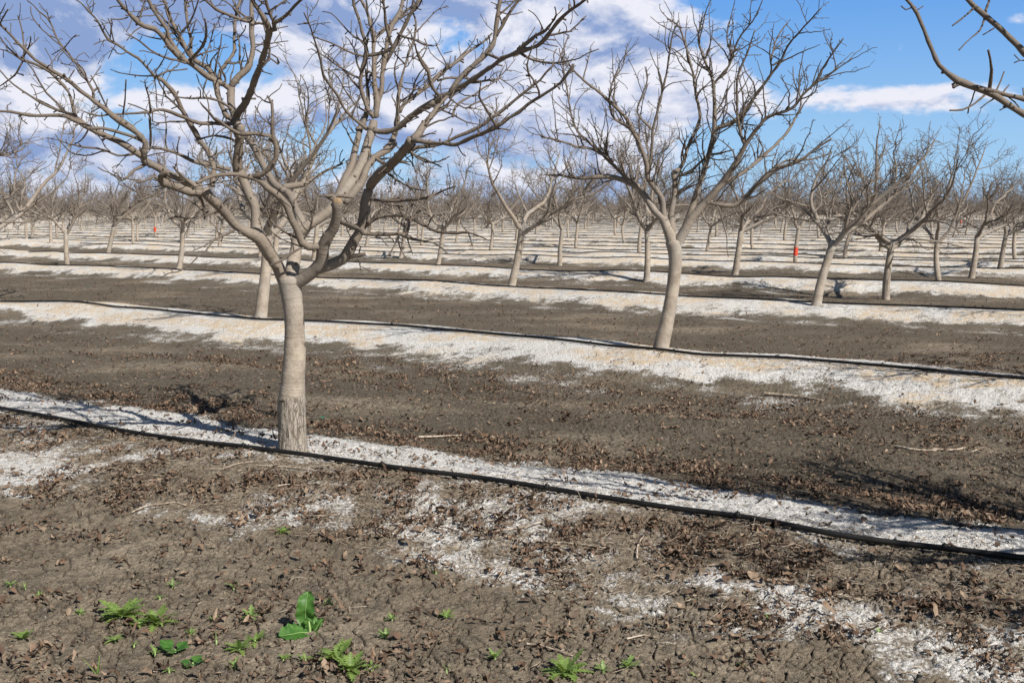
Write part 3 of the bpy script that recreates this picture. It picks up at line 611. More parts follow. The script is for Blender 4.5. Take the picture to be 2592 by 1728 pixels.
 (5,'D',0,[(1290,960,14),(1250,820,12),(1225,700,10)]),(5,'D',0,[(1300,960,12),(1312,890,11)]),(5,'D',.05,[(1210,1020,12),(1190,950,11),(1135,910,10)]),(5,'D',.1,[(1190,1050,10),(1290,1110,9),(1395,1180,7)]),
 (5,'G',-.3,[(80,800,36),(130,795,32),(220,815,28),(400,810,30),(550,800,27),(660,780,22),(760,735,16),(900,680,12)]),
 (5,'G',-.4,[(90,1040,38),(180,980,28),(300,950,26),(430,950,26),(520,980,28),(620,1040,28),(740,1090,26),(900,1105,24),(1010,1100,18),(1110,1130,13),(1200,1170,9)]),
 (5,'G',-.05,[(650,1050,14),(680,980,13),(720,930,12)]),(5,'G',-.05,[(940,960,10),(960,1030,13),(1020,1110,12),(1055,1220,9)]),
 (5,'G',-.2,[(110,390,36),(180,430,30),(250,480,28),(350,470,24),(420,465,20),(490,490,14)]),
 (5,'G',-.2,[(300,570,26),(400,640,20),(480,690,16),(560,710,14),(630,720,13)]),(5,'G',-.15,[(475,370,24),(560,410,18),(650,450,16),(770,510,12)]),
 # sixth: branch that starts from the third limb and sweeps to the upper right
 (3,'C',-.2,[(1450,1410,70),(1560,1450,64),(1700,1440,62),(1800,1390,60),(1900,1300,60),(2030,1210,70),(2178,1130,76)]),
 (3,'D',-.95,[(130,1180,78),(220,1120,76),(300,1070,74),(370,1040,66),(480,980,60),(630,890,60),(740,810,55),(860,730,50),(960,650,48),(1090,590,50),(1160,560,62),(1300,530,44),(1400,470,46),(1500,350,44),(1580,240,42),(1680,140,36),(1800,60,28),(1890,-10,24),(1960,-90,18)]),
 (3,'D',-.35,[(1150,550,54),(1230,480,46),(1330,400,34),(1440,340,32),(1510,260,26),(1560,170,19),(1545,80,13)]),
 (3,'D',.0,[(390,1020,54),(470,900,64),(560,800,64),(640,720,56),(740,640,56),(830,540,58),(880,440,50),(900,300,48),(930,120,46),(945,0,42),(955,-80,36)]),
 (3,'D',-.05,[(895,400,36),(960,290,34),(1040,160,34),(1130,20,30),(1180,-60,24)]),
 (3,'D',-.1,[(780,590,36),(860,620,30),(940,648,30)]),
 (3,'D',-.2,[(1170,590,32),(1270,650,26),(1400,680,26),(1560,695,24),(1700,670,18),(1820,640,14),(1900,590,12),(2030,540,10)]),
 (3,'D',.1,[(1580,690,18),(1620,590,16),(1690,400,14)]),(3,'D',-.05,[(1600,690,12),(1640,620,10),(1650,550,8)]),
 (3,'D',-.1,[(1420,340,14),(1370,230,12),(1310,150,11),(1250,110,10)]),(3,'D',.05,[(1735,105,12),(1715,50,11),(1695,-20,10)]),(3,'D',0,[(1735,105,12),(1735,200,10),(1715,270,9)]),(3,'D',0,[(1745,105,12),(1800,180,9)]),
 (3,'D',-.3,[(270,1060,40),(220,1000,38),(170,920,34),(150,800,32),(90,720,26),(30,600,22),(0,480,20)]),
 (3,'D',.05,[(940,130,16),(1060,165,12),(1130,150,12),(1190,130,11)]),(3,'D',.05,[(960,30,13),(1080,15,11),(1180,10,9)]),(3,'D',.0,[(920,60,11),(840,25,9)]),
 (3,'D',.1,[(370,1060,20),(380,740,0)][:1]+[(400,1100,20),(540,1190,17),(620,1190,15),(740,1215,9)]),
 (3,'D',.2,[(380,740,44),(500,650,34),(580,580,30),(680,510,28),(780,440,24),(850,370,20)]),
 (3,'D',.15,[(-170,1240,44),(-120,1150,42),(-20,1080,40),(60,1010,44),(150,940,44),(230,860,48),(300,790,44),(370,735,42)]),
 (3,'D',.05,[(360,740,18),(320,650,16),(270,570,14),(230,480,11)]),(3,'D',0,[(320,590,10),(360,580,10),(415,565,10)]),
 (3,'D',.1,[(250,890,24),(340,865,22),(440,865,24),(560,860,26),(680,895,22),(780,895,18),(900,870,16),(960,850,14)]),(3,'D',.1,[(930,850,12),(1030,750,11),(1110,650,8)]),(3,'D',0,[(930,840,12),(990,720,9)]),
 (3,'D',.1,[(940,870,13),(1020,920,12),(1110,990,11),(1150,1045,9)]),(3,'D',.1,[(560,1200,20),(640,1150,18),(760,1100,15),(860,1050,12),(970,1025,10)]),(3,'D',.15,[(640,1060,24),(760,970,22),(850,920,16),(940,860,14)]),
 (3,'D',.1,[(420,1290,28),(450,1170,28),(540,1100,26),(640,1055,24)]),
]
def spx(crop,x,y,wd): a,b,k=CR[crop]; return a+x*k,b+y*k,wd*k
def trace_tree(entries,base_px,Y0,root_pts,seed,spur=6,thick=1.0,reject=None):
    """limbs measured on the photograph, each set at its own distance in the crown; returns {limb:[(points,radii)]}"""
    rng=np.random.default_rng(seed); known=[]   # px,py,Y
    out={}
    for (x,y,wd) in root_pts: known.append((x,y,Y0))
    for (limb,crop,dd,pts) in entries:
        p=[spx(crop,*q) for q in pts]; K=np.array(known)
        d=np.hypot(K[:,0]-p[0][0],K[:,1]-p[0][1]); i=int(np.argmin(d)); Ys=K[i,2]
        L=np.concatenate([[0],np.cumsum([math.hypot(p[k+1][0]-p[k][0],p[k+1][1]-p[k][1]) for k in range(len(p)-1)])])
        f=L/L[-1]; Q=[]
        for k,(x,y,wd) in enumerate(p):
            Y=Ys+dd*1.25*(f[k]**1.2)
            pt=ray_pt(x,y,Y); Q.append([*pt,thick*wd*Y/F/2,x,y,Y])
        Q=catmull(np.array(Q),.03)
        known+= [tuple(q[4:7]) for q in Q]
        nj=len(Q); jit=rng.normal(size=(nj,3)); jit=(jit+np.roll(jit,1,0)+np.roll(jit,2,0))/3; P=Q[:,:3]+jit*np.minimum(Q[:,3],.01)[:,None]*.30
        R=np.maximum(Q[:,3],.0022)*(1+.10*rng.normal(size=nj)*(Q[:,3]<.02))
        out.setdefault(limb,[]).append((P,R))
    return out
def build_main():
    bx,by=742,1144; Y0=float(ground_pt(bx,by)[1]); base=ground_pt(bx,by)
    T=[(505,1385,162),(504,1365,152),(502,1300,147),(500,1200,146),(498,1120,144),(498,1062,143)]
    U=[(498,1066,140),(500,1040,138),(504,1000,130),(506,950,125),(512,880,118),(515,800,115),(514,720,107),(512,650,104),(505,580,106),(497,520,112),(492,470,122),(492,430,130)]
    e=bpy.data.objects.new('pistachio_tree',None); C.objects.link(e); e.location=base
    tag(e,'largest bare tree in front, with gnarled limbs, rough lower trunk and a sawn off stub','tree','bare orchard trees in rows')
    rng=np.random.default_rng(4)
    def seq(L):
        Q=[]
        for (x,y,wd) in L:
            a,b,c=spx('T',x,y,wd); Q.append([*ray_pt(a,b,Y0),c*Y0/F/2,a,b])
        return catmull(np.array(Q),.018)
    off=-base
    # rootstock with real fissures
    Q=seq(T); sides=72; th=np.arange(sides)*2*np.pi/sides
    V=[]
    for q in Q:
        zz=q[2]-Q[0,2]
        rr=q[3]*(1+.035*perlin(th*5.1,np.full(sides,zz*7.),5)+.05*perlin(np.cos(th)*9+3,np.sin(th)*9+zz*6,7)+.03*perlin(np.cos(th)*22+3,np.sin(th)*22+zz*14,8))
        rr=rr*(1+.10*np.exp(-zz*16)*(1+.6*np.sin(th*3+1)))+.003*np.abs(perlin(th*9,np.full(sides,zz*11.),12))
        V.append(np.stack([q[0]+off[0]+rr*np.cos(th),q[1]+off[1]+rr*np.sin(th),np.full(sides,q[2]+off[2])],1))
    # the lip at the graft
    q=Q[-1]; 
    for dz,k in ((.012,1.0),(.018,.93)): V.append(np.stack([q[0]+off[0]+q[3]*k*np.cos(th),q[1]+off[1]+q[3]*k*np.sin(th),q[2]+off[2]+dz+.010*np.sin(th+1)+.014*perlin(th*3.2,th*0+4.4,3)+.008*perlin(th*11,th*0+2.4,4)],1))
    V=np.vstack(V); m=len(V)//sides; i=np.arange(m-1)[:,None]*sides; k=np.arange(sides)[None,:]; k2=(k+1)%sides
    rs=link('rootstock',mesh_from('rootstock',V,np.stack([i+k,i+k2,i+sides+k2,i+sides+k],-1).reshape(-1,4),M_ROOT),e); rs['label']='rough fissured grey bark below the graft line'
    Q=seq(U); tb=Tubes(); tb.add(Q[:,:3]+off,Q[:,3]*(1+.01*rng.normal(size=len(Q))),32,rough=.012,rng=rng); link('trunk',tb.build('trunk',M_SHADED),e)
    roots=[tuple(q[4:6])+(0,) for q in Q[-12:]]
    limbs=trace_tree(MAIN,(bx,by),Y0,roots,7,reject=None)
    for lb,brs in sorted(limbs.items()):
        t=Tubes(); tw=Tubes()
        for P,R in brs:
            P=P+off; big=R.max()
            t.add(P,R,20 if big>.022 else 12 if big>.01 else 8,rough=.05,rng=rng,cap0=True)
            thin=R<.03
            if thin.sum()>3:
                Pt,Rt=P[thin],R[thin]; spurs(rng,tw,Pt,Rt,13,1.0,big=.85)
            sel=(R<.030)&(R>.0042)
            if sel.sum()>4 and lb!=9:
                Pt,Rt=P[sel],R[sel]; L_=np.linalg.norm(np.diff(Pt,axis=0),axis=1).sum()
                for _ in range(rng.poisson(L_*2.5)):
                    k_=rng.integers(0,len(Pt)-1); d=unit(rot_perp(rng,unit(Pt[k_+1]-Pt[k_]),rng.uniform(.6,1.3))+[0,0,.25]); Ln=rng.uniform(.10,.42)
                    S=grow(rng,Pt[k_],d,Ln,8,.20,.05); RS=np.linspace(min(.0085,Rt[k_]*.75)*(.6+Ln),.0031,9); tw.add(S,RS,7); spurs(rng,tw,S[1:],RS[1:],15,big=.7)
            # scars and knots on the thick wood
            for _ in range(rng.poisson(5*np.linalg.norm(P[-1]-P[0]))):
                if len(P)<4: continue
                k_=rng.integers(1,len(P)-1)
                if R[k_]<.008: continue
                d=rot_perp(rng,unit(P[k_]-P[k_-1]),1.45); r=R[k_]; kr=min(.012,r*.45)
                tw.add([P[k_]+d*r*.6,P[k_]+d*(r*1.0),P[k_]+d*(r*1.0+.006)],[kr*1.3,kr,kr*.7],7)
        o=link('limb',t.build('limb',M_SHADED),e); link('twigs',tw.build('twigs',M_SHADED),o)
        if lb==4:
            o['label']='limb ending in a sawn off stub'
            q=brs[0][0][-1]+off; c=Tubes()
            top=q+np.array([0,0,.0]); c.add([top+[0,0,-.012],top+[0,0,.012],top+[0,0,.02]],[.030,.028,.012],14,rough=.15,rng=rng); link('cut_face',c.build('cut_face',M_CUT),o)
            c=Tubes(); rr=np.random.default_rng(3)
            for k_ in range(7):
                a=rr.uniform(-1,1); c.add([top+[0,0,.0],top+[-.05-.03*a,.01*a,.03],top+[-.09*abs(a)-.03,.03*a,.035+.01*a]],[.02,.012,.004],6)
            c.add([top+[0,-.01,.03],top+[.05,0,.028],top+[.10,0,.018]],[.012,.014,.008],6)
            link('splintered_wood',c.build('splintered_wood',M_SHADED),o)
    return base
MAINB=build_main()
print('main tree %.1fs'%(time.time()-T0))
# ---------- the leaning tree in the second row on the right
TREE_B=[
 (1,'R',.3,[(600,1230,62),(575,1150,54),(550,1090,46),(500,1040,36),(430,940,34),(380,910,28),(300,880,26),(200,880,21),(130,885,16),(60,875,12),(-20,868,9)]),
 (1,'R',-.3,[(550,1080,34),(540,990,27),(500,930,25),(470,880,24),(460,800,24),(430,720,20),(370,600,18),(310,530,16),(230,460,13),(130,380,10),(80,320,7)]),
 (1,'R',.3,[(590,1150,36),(585,1070,30),(600,980,25),(603,900,24),(600,860,30),(640,820,18),(680,700,16),(730,590,16),(710,480,14),(690,350,12),(650,200,10),(620,130,8),(565,95,5)]),
 (1,'R',-.7,[(620,1200,54),(690,1080,42),(760,1000,37),(830,920,34),(880,850,30),(930,770,25),(960,710,22),(1020,630,18),(1070,580,16),(1180,540,14),(1240,470,12),(1300,410,11),(1350,320,9),(1440,190,6)]),
 (1,'R',-.3,[(770,1000,30),(850,1020,24),(920,1010,24),(980,950,24),(1060,870,24),(1130,830,20),(1220,800,16),(1300,740,12),(1380,690,9)]),
 (1,'R',-.1,[(650,1140,36),(700,1000,30),(740,870,26),(780,740,24),(800,640,24),(800,500,18),(790,400,14),(740,270,12),(720,180,8),(745,60,5)]),
 (1,'R',-.6,[(800,640,24),(860,620,20),(930,580,18),(980,510,16),(1060,400,14),(1130,300,12),(1170,220,10),(1250,130,8),(1330,40,5)]),
 (1,'R',-.3,[(950,720,18),(920,620,14),(913,500,12),(915,380,11),(960,270,9),(1000,150,5)]),
 (1,'R',-.3,[(795,420,14),(870,330,12),(890,270,10),(930,180,9),(1000,90,7),(1040,0,5)]),(1,'R',0,[(890,270,9),(862,190,7),(880,90,5),(900,15,4)]),
 (1,'R',-.3,[(470,870,20),(490,760,15),(495,650,14),(520,540,13),(560,380,11),(575,270,9),(600,150,7),(625,100,5)]),
 (1,'R',.3,[(440,950,24),(350,870,18),(280,800,17),(230,750,14),(130,660,12),(90,570,9),(72,460,8),(50,330,6),(30,240,5)]),
 (1,'R',-.2,[(300,800,16),(200,745,13),(100,720,11),(0,690,8),(-60,680,6)]),
 (1,'R',.2,[(1130,300,11),(1080,320,9),(1110,190,8),(1170,105,5)]),(1,'R',-.1,[(1240,470,11),(1310,410,9),(1400,350,8),(1480,290,5)]),
 (1,'R',.5,[(830,920,24),(950,850,18),(1050,770,15),(1150,670,13),(1200,590,11),(1230,500,8),(1195,400,6),(1190,330,4)]),
 (1,'R',.2,[(430,720,16),(380,640,13),(300,580,11),(280,480,10),(300,400,8),(345,330,6),(370,215,4)]),(1,'R',-.1,[(495,650,14),(420,560,10),(440,480,8),(465,400,7),(455,330,5)]),
 (1,'R',.3,[(980,510,14),(900,600,13),(820,640,13)][::-1]),(1,'R',.1,[(1060,870,14),(1150,800,12),(1280,790,9),(1380,760,6)]),
 (1,'R',-.2,[(600,880,18),(680,850,14),(760,780,12),(830,760,9),(900,740,6)]),
]
def build_traced(entries,trunk,bpx,seed,label,name='pistachio_tree',dens=15,extra=None,group='bare orchard trees in rows',base=None,fill=0,nlimb_fill=None):
    b=ground_pt(*bpx) if base is None else base; Y0=float(b[1]); rng=np.random.default_rng(seed)
    e=bpy.data.objects.new(name,None); C.objects.link(e); e.location=b; off=-b
    tag(e,label,'tree',group); cr=Tubes()
    if trunk:
        Q=catmull(np.array([[*ray_pt(*spx(*q)[:2],Y0),spx(*q)[2]*Y0/F/2,*spx(*q)[:2]] for q in trunk]),.03)
        tb=Tubes(); tb.add(Q[:,:3]+off,Q[:,3],20,rough=.04,rng=rng); link('trunk',tb.build('trunk',M_SHADED),e); roots=[tuple(q[4:6])+(0,) for q in Q[-6:]]
    else: roots=extra
    for lb,brs in trace_tree(entries,bpx,Y0,roots,seed).items():
        for P,R in brs:
            P=P+off; cr.add(P,R,12 if R.max()>.02 else 7,rough=.06,rng=rng)
            th=R<.035
            if th.sum()>3:
                spurs(rng,cr,P[th],R[th],dens)
                L=np.linalg.norm(np.diff(P[th],axis=0),axis=1).sum()
                for _ in range(rng.poisson(L*fill)):
                    Pt=P[th]; i=rng.integers(0,len(Pt)-1); d=unit(rot_perp(rng,unit(Pt[i+1]-Pt[i]),rng.uniform(.5,1.1))+[0,0,.3])
                    S=grow(rng,Pt[i],d,rng.uniform(.2,.65)*min(1,max(.3,R[th][i]/.011)),7,.2,.06); RS=np.linspace(min(.010,R[th][i]*.7),.0033,8); cr.add(S,RS,5); spurs(rng,cr,S,RS,11)
    link('crown',cr.build('crown',M_SHADED),e); return e
BT=[('K',368,960,98),('K',370,940,90),('K',382,880,84),('K',395,830,80),('K',410,760,75),('K',424,690,73),('K',440,580,70),('K',450,480,72),('K',448,400,76),('K',438,350,84)]
tb_e=build_traced(TREE_B,BT,(1672,886),11,'second biggest bare tree, right of centre, its stout trunk leaning to the right',fill=8.5,dens=14)
# ---------- the tree past the right edge of the photograph whose branches reach in at the top corner
i1=np.array([O1+AS*1,R1]); P1=dR*(MAINB[:2]@dR+AS)+nR*(MAINB[:2]@nR+.1); baseR=np.array([P1[0],P1[1],0.0])
def rejR(off):
    def f(p):
        q=np.asarray(p)+off; px,py,zc=to_px(q)
        return zc>.3 and -60<px<W+60 and -50<py<H
    return f
def full_tree_with(base,entries,roots,Yr,seed,label,gen,rej,dens=8,rz=0):
    TT,TC=gen_tree(seed,reject=rej,**gen)
    e=bpy.data.objects.new('pistachio_tree',None); C.objects.link(e); e.location=base; tag(e,label,'tree','bare orchard trees in rows')
    link('trunk',TT.build('trunk',M_SHADED),e); rng=np.random.default_rng(seed)
    K0=[(x,y,0) for x,y in roots]; 
    for lb,brs in trace_tree(entries,None,Yr,K0,seed,thick=1.35).items():
        for P,R in brs:
            P=P-base; TC.add(P,R,14 if R.max()>.012 else 7,rough=.06,rng=rng); spurs(rng,TC,P[8:],R[8:],dens,.8,big=.7)
    link('crown',TC.build('crown',M_SHADED),e); return e
CORNER=[
 (1,'H',.15,[(1900,1500,60),(1600,1150,46),(1400,1000,40),(1229,905,34),(1100,835,32),(1000,755,38),(930,722,44),(830,690,36),(700,640,38),(620,580,30),(550,510,26),(500,400,24),(440,250,22),(380,110,20),(330,30,17),(260,-40,13)]),
 (1,'H',.25,[(1800,1300,50),(1600,900,44),(1400,600,40),(1229,420,37),(1120,310,34),(1020,210,32),(930,130,34),(850,60,32),(790,0,28),(700,-100,22)]),
 (1,'H',.0,[(1500,900,40),(1350,830,34),(1229,790,31),(1100,755,28),(1000,728,28),(920,715,26)]),
 (1,'H',-.1,[(950,705,22),(970,560,17),(960,470,13),(945,400,12)]),(1,'H',-.1,[(930,740,14),(840,820,12),(740,870,12),(640,875,9)]),(1,'H',0,[(990,780,11),(930,820,9),(880,860,7)]),
 (1,'H',.05,[(1010,715,13),(1045,640,10),(1070,570,8)]),(1,'H',.05,[(1055,745,11),(1080,710,9),(1110,675,8)]),(1,'H',-.05,[(835,60,13),(760,130,11),(660,205,9)]),(1,'H',-.1,[(920,150,15),(880,240,11),(810,300,9),(760,350,8),(715,400,9)]),
 (1,'H',.1,[(925,100,16),(940,40,15),(955,-20,13)]),(1,'H',0,[(990,225,8),(940,255,7),(900,280,6)]),(1,'H',0,[(345,60,9),(290,80,8),(255,50,9)]),(1,'H',0,[(375,85,8),(400,70,7),(430,50,6)]),
 (1,'H',0,[(1229,770,8),(1222,700,9)]),(1,'H',0,[(1110,840,10),(1070,855,8),(1035,875,7)]),(1,'H',0,[(1260,470,9),(1229,480,9),(1195,480,9),(1150,435,6)]),(1,'H',0,[(1195,480,8),(1150,500,6)]),
]
full_tree_with(baseR,CORNER,[(2900,600)],baseR[1]+.35,23,'bare tree past the right edge, close pale branches reaching into the top right corner',dict(lean=(.05,0),nsc=7,detail=1.4,r0=.09,size=1.12,spread=1.15,az0=.3),rejR(baseR))
P2=dR*(MAINB[:2]@dR-AS)+nR*float(rowc(1,MAINB[:2]@dR-AS)); baseL=np.array([P2[0]-.1,P2[1]+.1,0.0])
TT,TC=gen_tree(29,lean=(.1,0),nsc=5,detail=1.1,r0=.085,size=.95,reject=rejR(baseL))
e=place_tree(baseL,TT.build('trunk',M_BARK),TC.build('crown',M_BARK)); tag(e,'bare tree past the left edge whose branch shadows lie over the near hose','tree','bare orchard trees in rows')
# ---------- all the others
VAR=[]
for k in range(12):
    g=np.random.default_rng(100+k)
    TT,TC=gen_tree(300+k,lean=([.10,.26,.19,.04,.0,.0,-.06,.08,.15,.05,.12,.2][k],g.uniform(-.05,.05)),ht=g.uniform(.98,1.2),nsc=int(g.integers(3,6)),spread=g.uniform(1.0,1.35),size=g.uniform(1.05,1.2),r0=g.uniform(.064,.08),detail=1.45)
    VAR.append((TT.build('trunk',M_BARK),TC.build('crown',M_BARK)))
print('variants %.1fs, faces'%(time.time()-T0),[len(v[1].polygons) for v in VAR])
meas=[]
for j,L in TREES.items():
    for i,x,y in L: meas.append((j,ground_pt(x,y)[:2],(i,x,y)))
cand=[]
for j in range(2,140):
    smax=30+j*8
    off=MAINB[:2]@dR
    for i in range(-int(smax*1.4/AS),int(smax/AS)+1):
        s=off+AS*i; t=float(rowc(j,np.array([s]))[0]); g=np.random.default_rng((j*7919+i*104729+5)%2**31)
        p=dR*(s+g.normal()*.22)+nR*(t+.08+g.normal()*.05); cand.append((j,p,None))
allt=[m for m in meas if m[0]>1 and not (m[0]==2 and m[2][0]==1)]
MP=np.array([m[1] for m in meas])
for c in cand:
    px,py,zc=to_px(np.array([*c[1],0.0]))
    if zc<6: continue
    if np.min(np.hypot(*(MP-c[1]).T))<3.2: continue
    mg=260 if zc<60 else 60
    if px<-mg-(200 if zc<25 else 0) or px>W+mg+(1000 if zc<18 else 0): continue
    if zc>680: continue
    allt.append(c)
allt.sort(key=lambda c:c[1][1])
# a few gaps in the far stand
allt=[c for c in allt if not (c[2] is None and c[0]>9 and np.random.default_rng(int(abs(c[1][0])*100)+c[0]).random()<.03)]
near,far=allt[:300],allt[300:]
print('trees',len(allt),'far',len(far),'near to',near[-1][1][1])
special={(2,-1):'tall bare tree cut by the left edge of the picture, in the second row back',(2,0):'bare tree directly behind the left limbs of the biggest tree, in the second row',
 (3,0):'bare tree near the centre, slim trunk leaning right, in the third row',(3,1):'bare tree at the right whose trunk slants strongly rightward, third row back',(3,-2):'bare tree at the left with a straight trunk and wide V fork, third row',
 (4,1):'bare tree with a straight upright pale trunk at the right, fourth row back',(4,0):'bare tree just left of the second biggest tree, nearly touching its branches, fourth row',
 (6,1):'bare tree with a bright red painted band low on its trunk, right of centre',(6,-3):'bare tree with a red painted band on its trunk, in the left half',(5,2):'bare tree with a slim curved trunk towards the right, fifth row'}
reds={(6,1),(6,-3)}
vis={}
for c in near:
    px,_,_=to_px(np.array([*c[1],0.0]))
    if 0<=px<=W: vis.setdefault(c[0],[]).append(float(px))
for k in vis: vis[k].sort()
for idx,c in enumerate(near):
    j,p,info=c; g=np.random.default_rng(900+idx); px,_,zc=to_px(np.array([*p,0.0])); px=float(px)
    KV={(2,-1):7,(2,0):0,(3,0):2,(3,1):1,(4,1):3,(3,-2):4,(4,0):5,(5,2):6,(6,1):9,(4,-1):8,(5,1):10}
    kk=KV.get((j,info[0])) if info else None
    v=VAR[kk if kk is not None else int(g.integers(0,12))]
    e=place_tree(p,v[0],v[1],rz=0 if kk is not None else g.uniform(-.6,.6)+(0 if g.random()<.7 else .9),sc_=g.uniform(.92,1.08)*(1.17 if info and j==2 else .93 if j>6 else 1))
    key=(j,info[0]) if info else None
    if key in special: lab=special[key]
    elif j<=12 and 0<=px<=W:
        q=vis[j].index(px)+1; Lr=len(vis[j])
        if q<=Lr/2+1: lab='bare tree in the %s row back, %s trunk counted from the left edge'%(ORD[j],ORD[q])
        else: lab='bare tree in the %s row back, %s trunk counted from the right edge'%(ORD[j],ORD[Lr-q+1])
    elif px<0 and j<=12: lab='bare tree of the %s row back, trunk just beyond the left edge'%ORD[j]
    elif px>W and j<=12: lab='bare tree of the %s row back, trunk just beyond the right edge'%ORD[j]
    else: lab='small bare tree among the distant rows near the horizon'
    tag(e,lab,'tree','bare orchard trees in rows' if j<=12 else 'distant bare trees near the horizon')
    if key in reds or (key is None and j>9 and g.random()<.015):
        me=v[0]; co_=np.empty(len(me.vertices)*3); me.vertices.foreach_get('co',co_); co_=co_.reshape(-1,3)
        z0,z1=.30,.56; ring=[]
        for zz in np.linspace(z0,z1,6):
            m=np.abs(co_[:,2]-zz)<.13; cc=co_[m].mean(0); r=np.hypot(co_[m,0]-cc[0],co_[m,1]-cc[1]).max(); 
            ring.append(zz)
        # follow the trunk axis between its rings
        R12=co_[:120].reshape(10,12,3); ax=R12.mean(1); rr=np.linalg.norm(R12-ax[:,None],axis=2).mean(1)
        P=np.array([[np.interp(z_,ax[:,2],ax[:,0]),np.interp(z_,ax[:,2],ax[:,1]),z_] for z_ in np.linspace(z0,z1,7)]); RR=np.interp(P[:,2],ax[:,2],rr)+.004
        T=Tubes(); T.add(P,RR,14,cap=False,rough=.02,rng=g); b=link('paint_band',T.build('paint_band',M_RED),e)
# ---------- the mass of trees farther than the three hundred nearest
def far_mass():
    LV=[]
    for k in range(4):
        TT,TC=gen_tree(700+k,lean=(.1,0),nsc=4,detail=.7,lod=1,r0=.07,size=1.15)
        V=np.vstack([np.vstack(TT.V),np.vstack(TC.V)]); Fq=np.vstack([np.vstack(TT.F),np.vstack(TC.F)+len(np.vstack(TT.V))])
        rd=np.concatenate([np.concatenate(TT.rd),np.concatenate(TC.rd)]); al=np.concatenate([np.concatenate(TT.al),np.concatenate(TC.al)])
        TT2,TC2=gen_tree(750+k,lean=(.1,0),nsc=5,detail=.7,lod=2,r0=.085,size=1.15)
        V2=np.vstack([np.vstack(TT2.V),np.vstack(TC2.V)]); F2=np.vstack([np.vstack(TT2.F),np.vstack(TC2.F)+len(np.vstack(TT2.V))])
        rd2=np.concatenate([np.concatenate(TT2.rd),np.concatenate(TC2.rd)]); al2=np.concatenate([np.concatenate(TT2.al),np.concatenate(TC2.al)])
        LV.append([(V,Fq,rd,al),(V2,F2,rd2,al2)])
    print('lod verts',[len(l[0][0]) for l in LV],[len(l[1][0]) for l in LV])
    VV=[];FF=[];RD=[];AL=[];nv=0; rng=np.random.default_rng(5)
    pos=np.array([c[1] for c in far]); zz=gz(pos[:,0],pos[:,1])
    for (x,y),z in zip(pos,zz):
        V,Fq,rd,al=LV[rng.integers(0,4)][0 if y<240 else 1]; a=rng.uniform(-.8,.8); c_,s_=math.cos(a),math.sin(a); k=rng.uniform(.9,1.08)
        Q=np.empty_like(V); Q[:,0]=(V[:,0]*c_-V[:,1]*s_)*k+x; Q[:,1]=(V[:,0]*s_+V[:,1]*c_)*k+y; Q[:,2]=V[:,2]*k+z
        VV.append(Q.astype(np.float32)); FF.append((Fq+nv).astype(np.int32)); RD.append(rd); AL.append(al); nv+=len(V)
    V=np.vstack(VV); Fc=np.vstack(FF); tri=Fc[:,2]==Fc[:,3]
    loops=np.concatenate([Fc[~tri].ravel(),Fc[tri][:,:3].ravel()]); sizes=np.concatenate([np.full((~tri).sum(),4),np.full(tri.sum(),3)])
    o=link('distant_orchard',mesh_from('distant_orchard',V,loops,M_BARK,{'along':np.concatenate(AL),'rad':np.concatenate(RD)},sizes=sizes,smooth=False))
    tag(o,'far mass of bare orchard trees merging into a brown band at the horizon','orchard',kind='stuff')
    print('far mass faces',len(sizes))
far_mass()
print('trees done %.1fs'%(time.time()-T0))
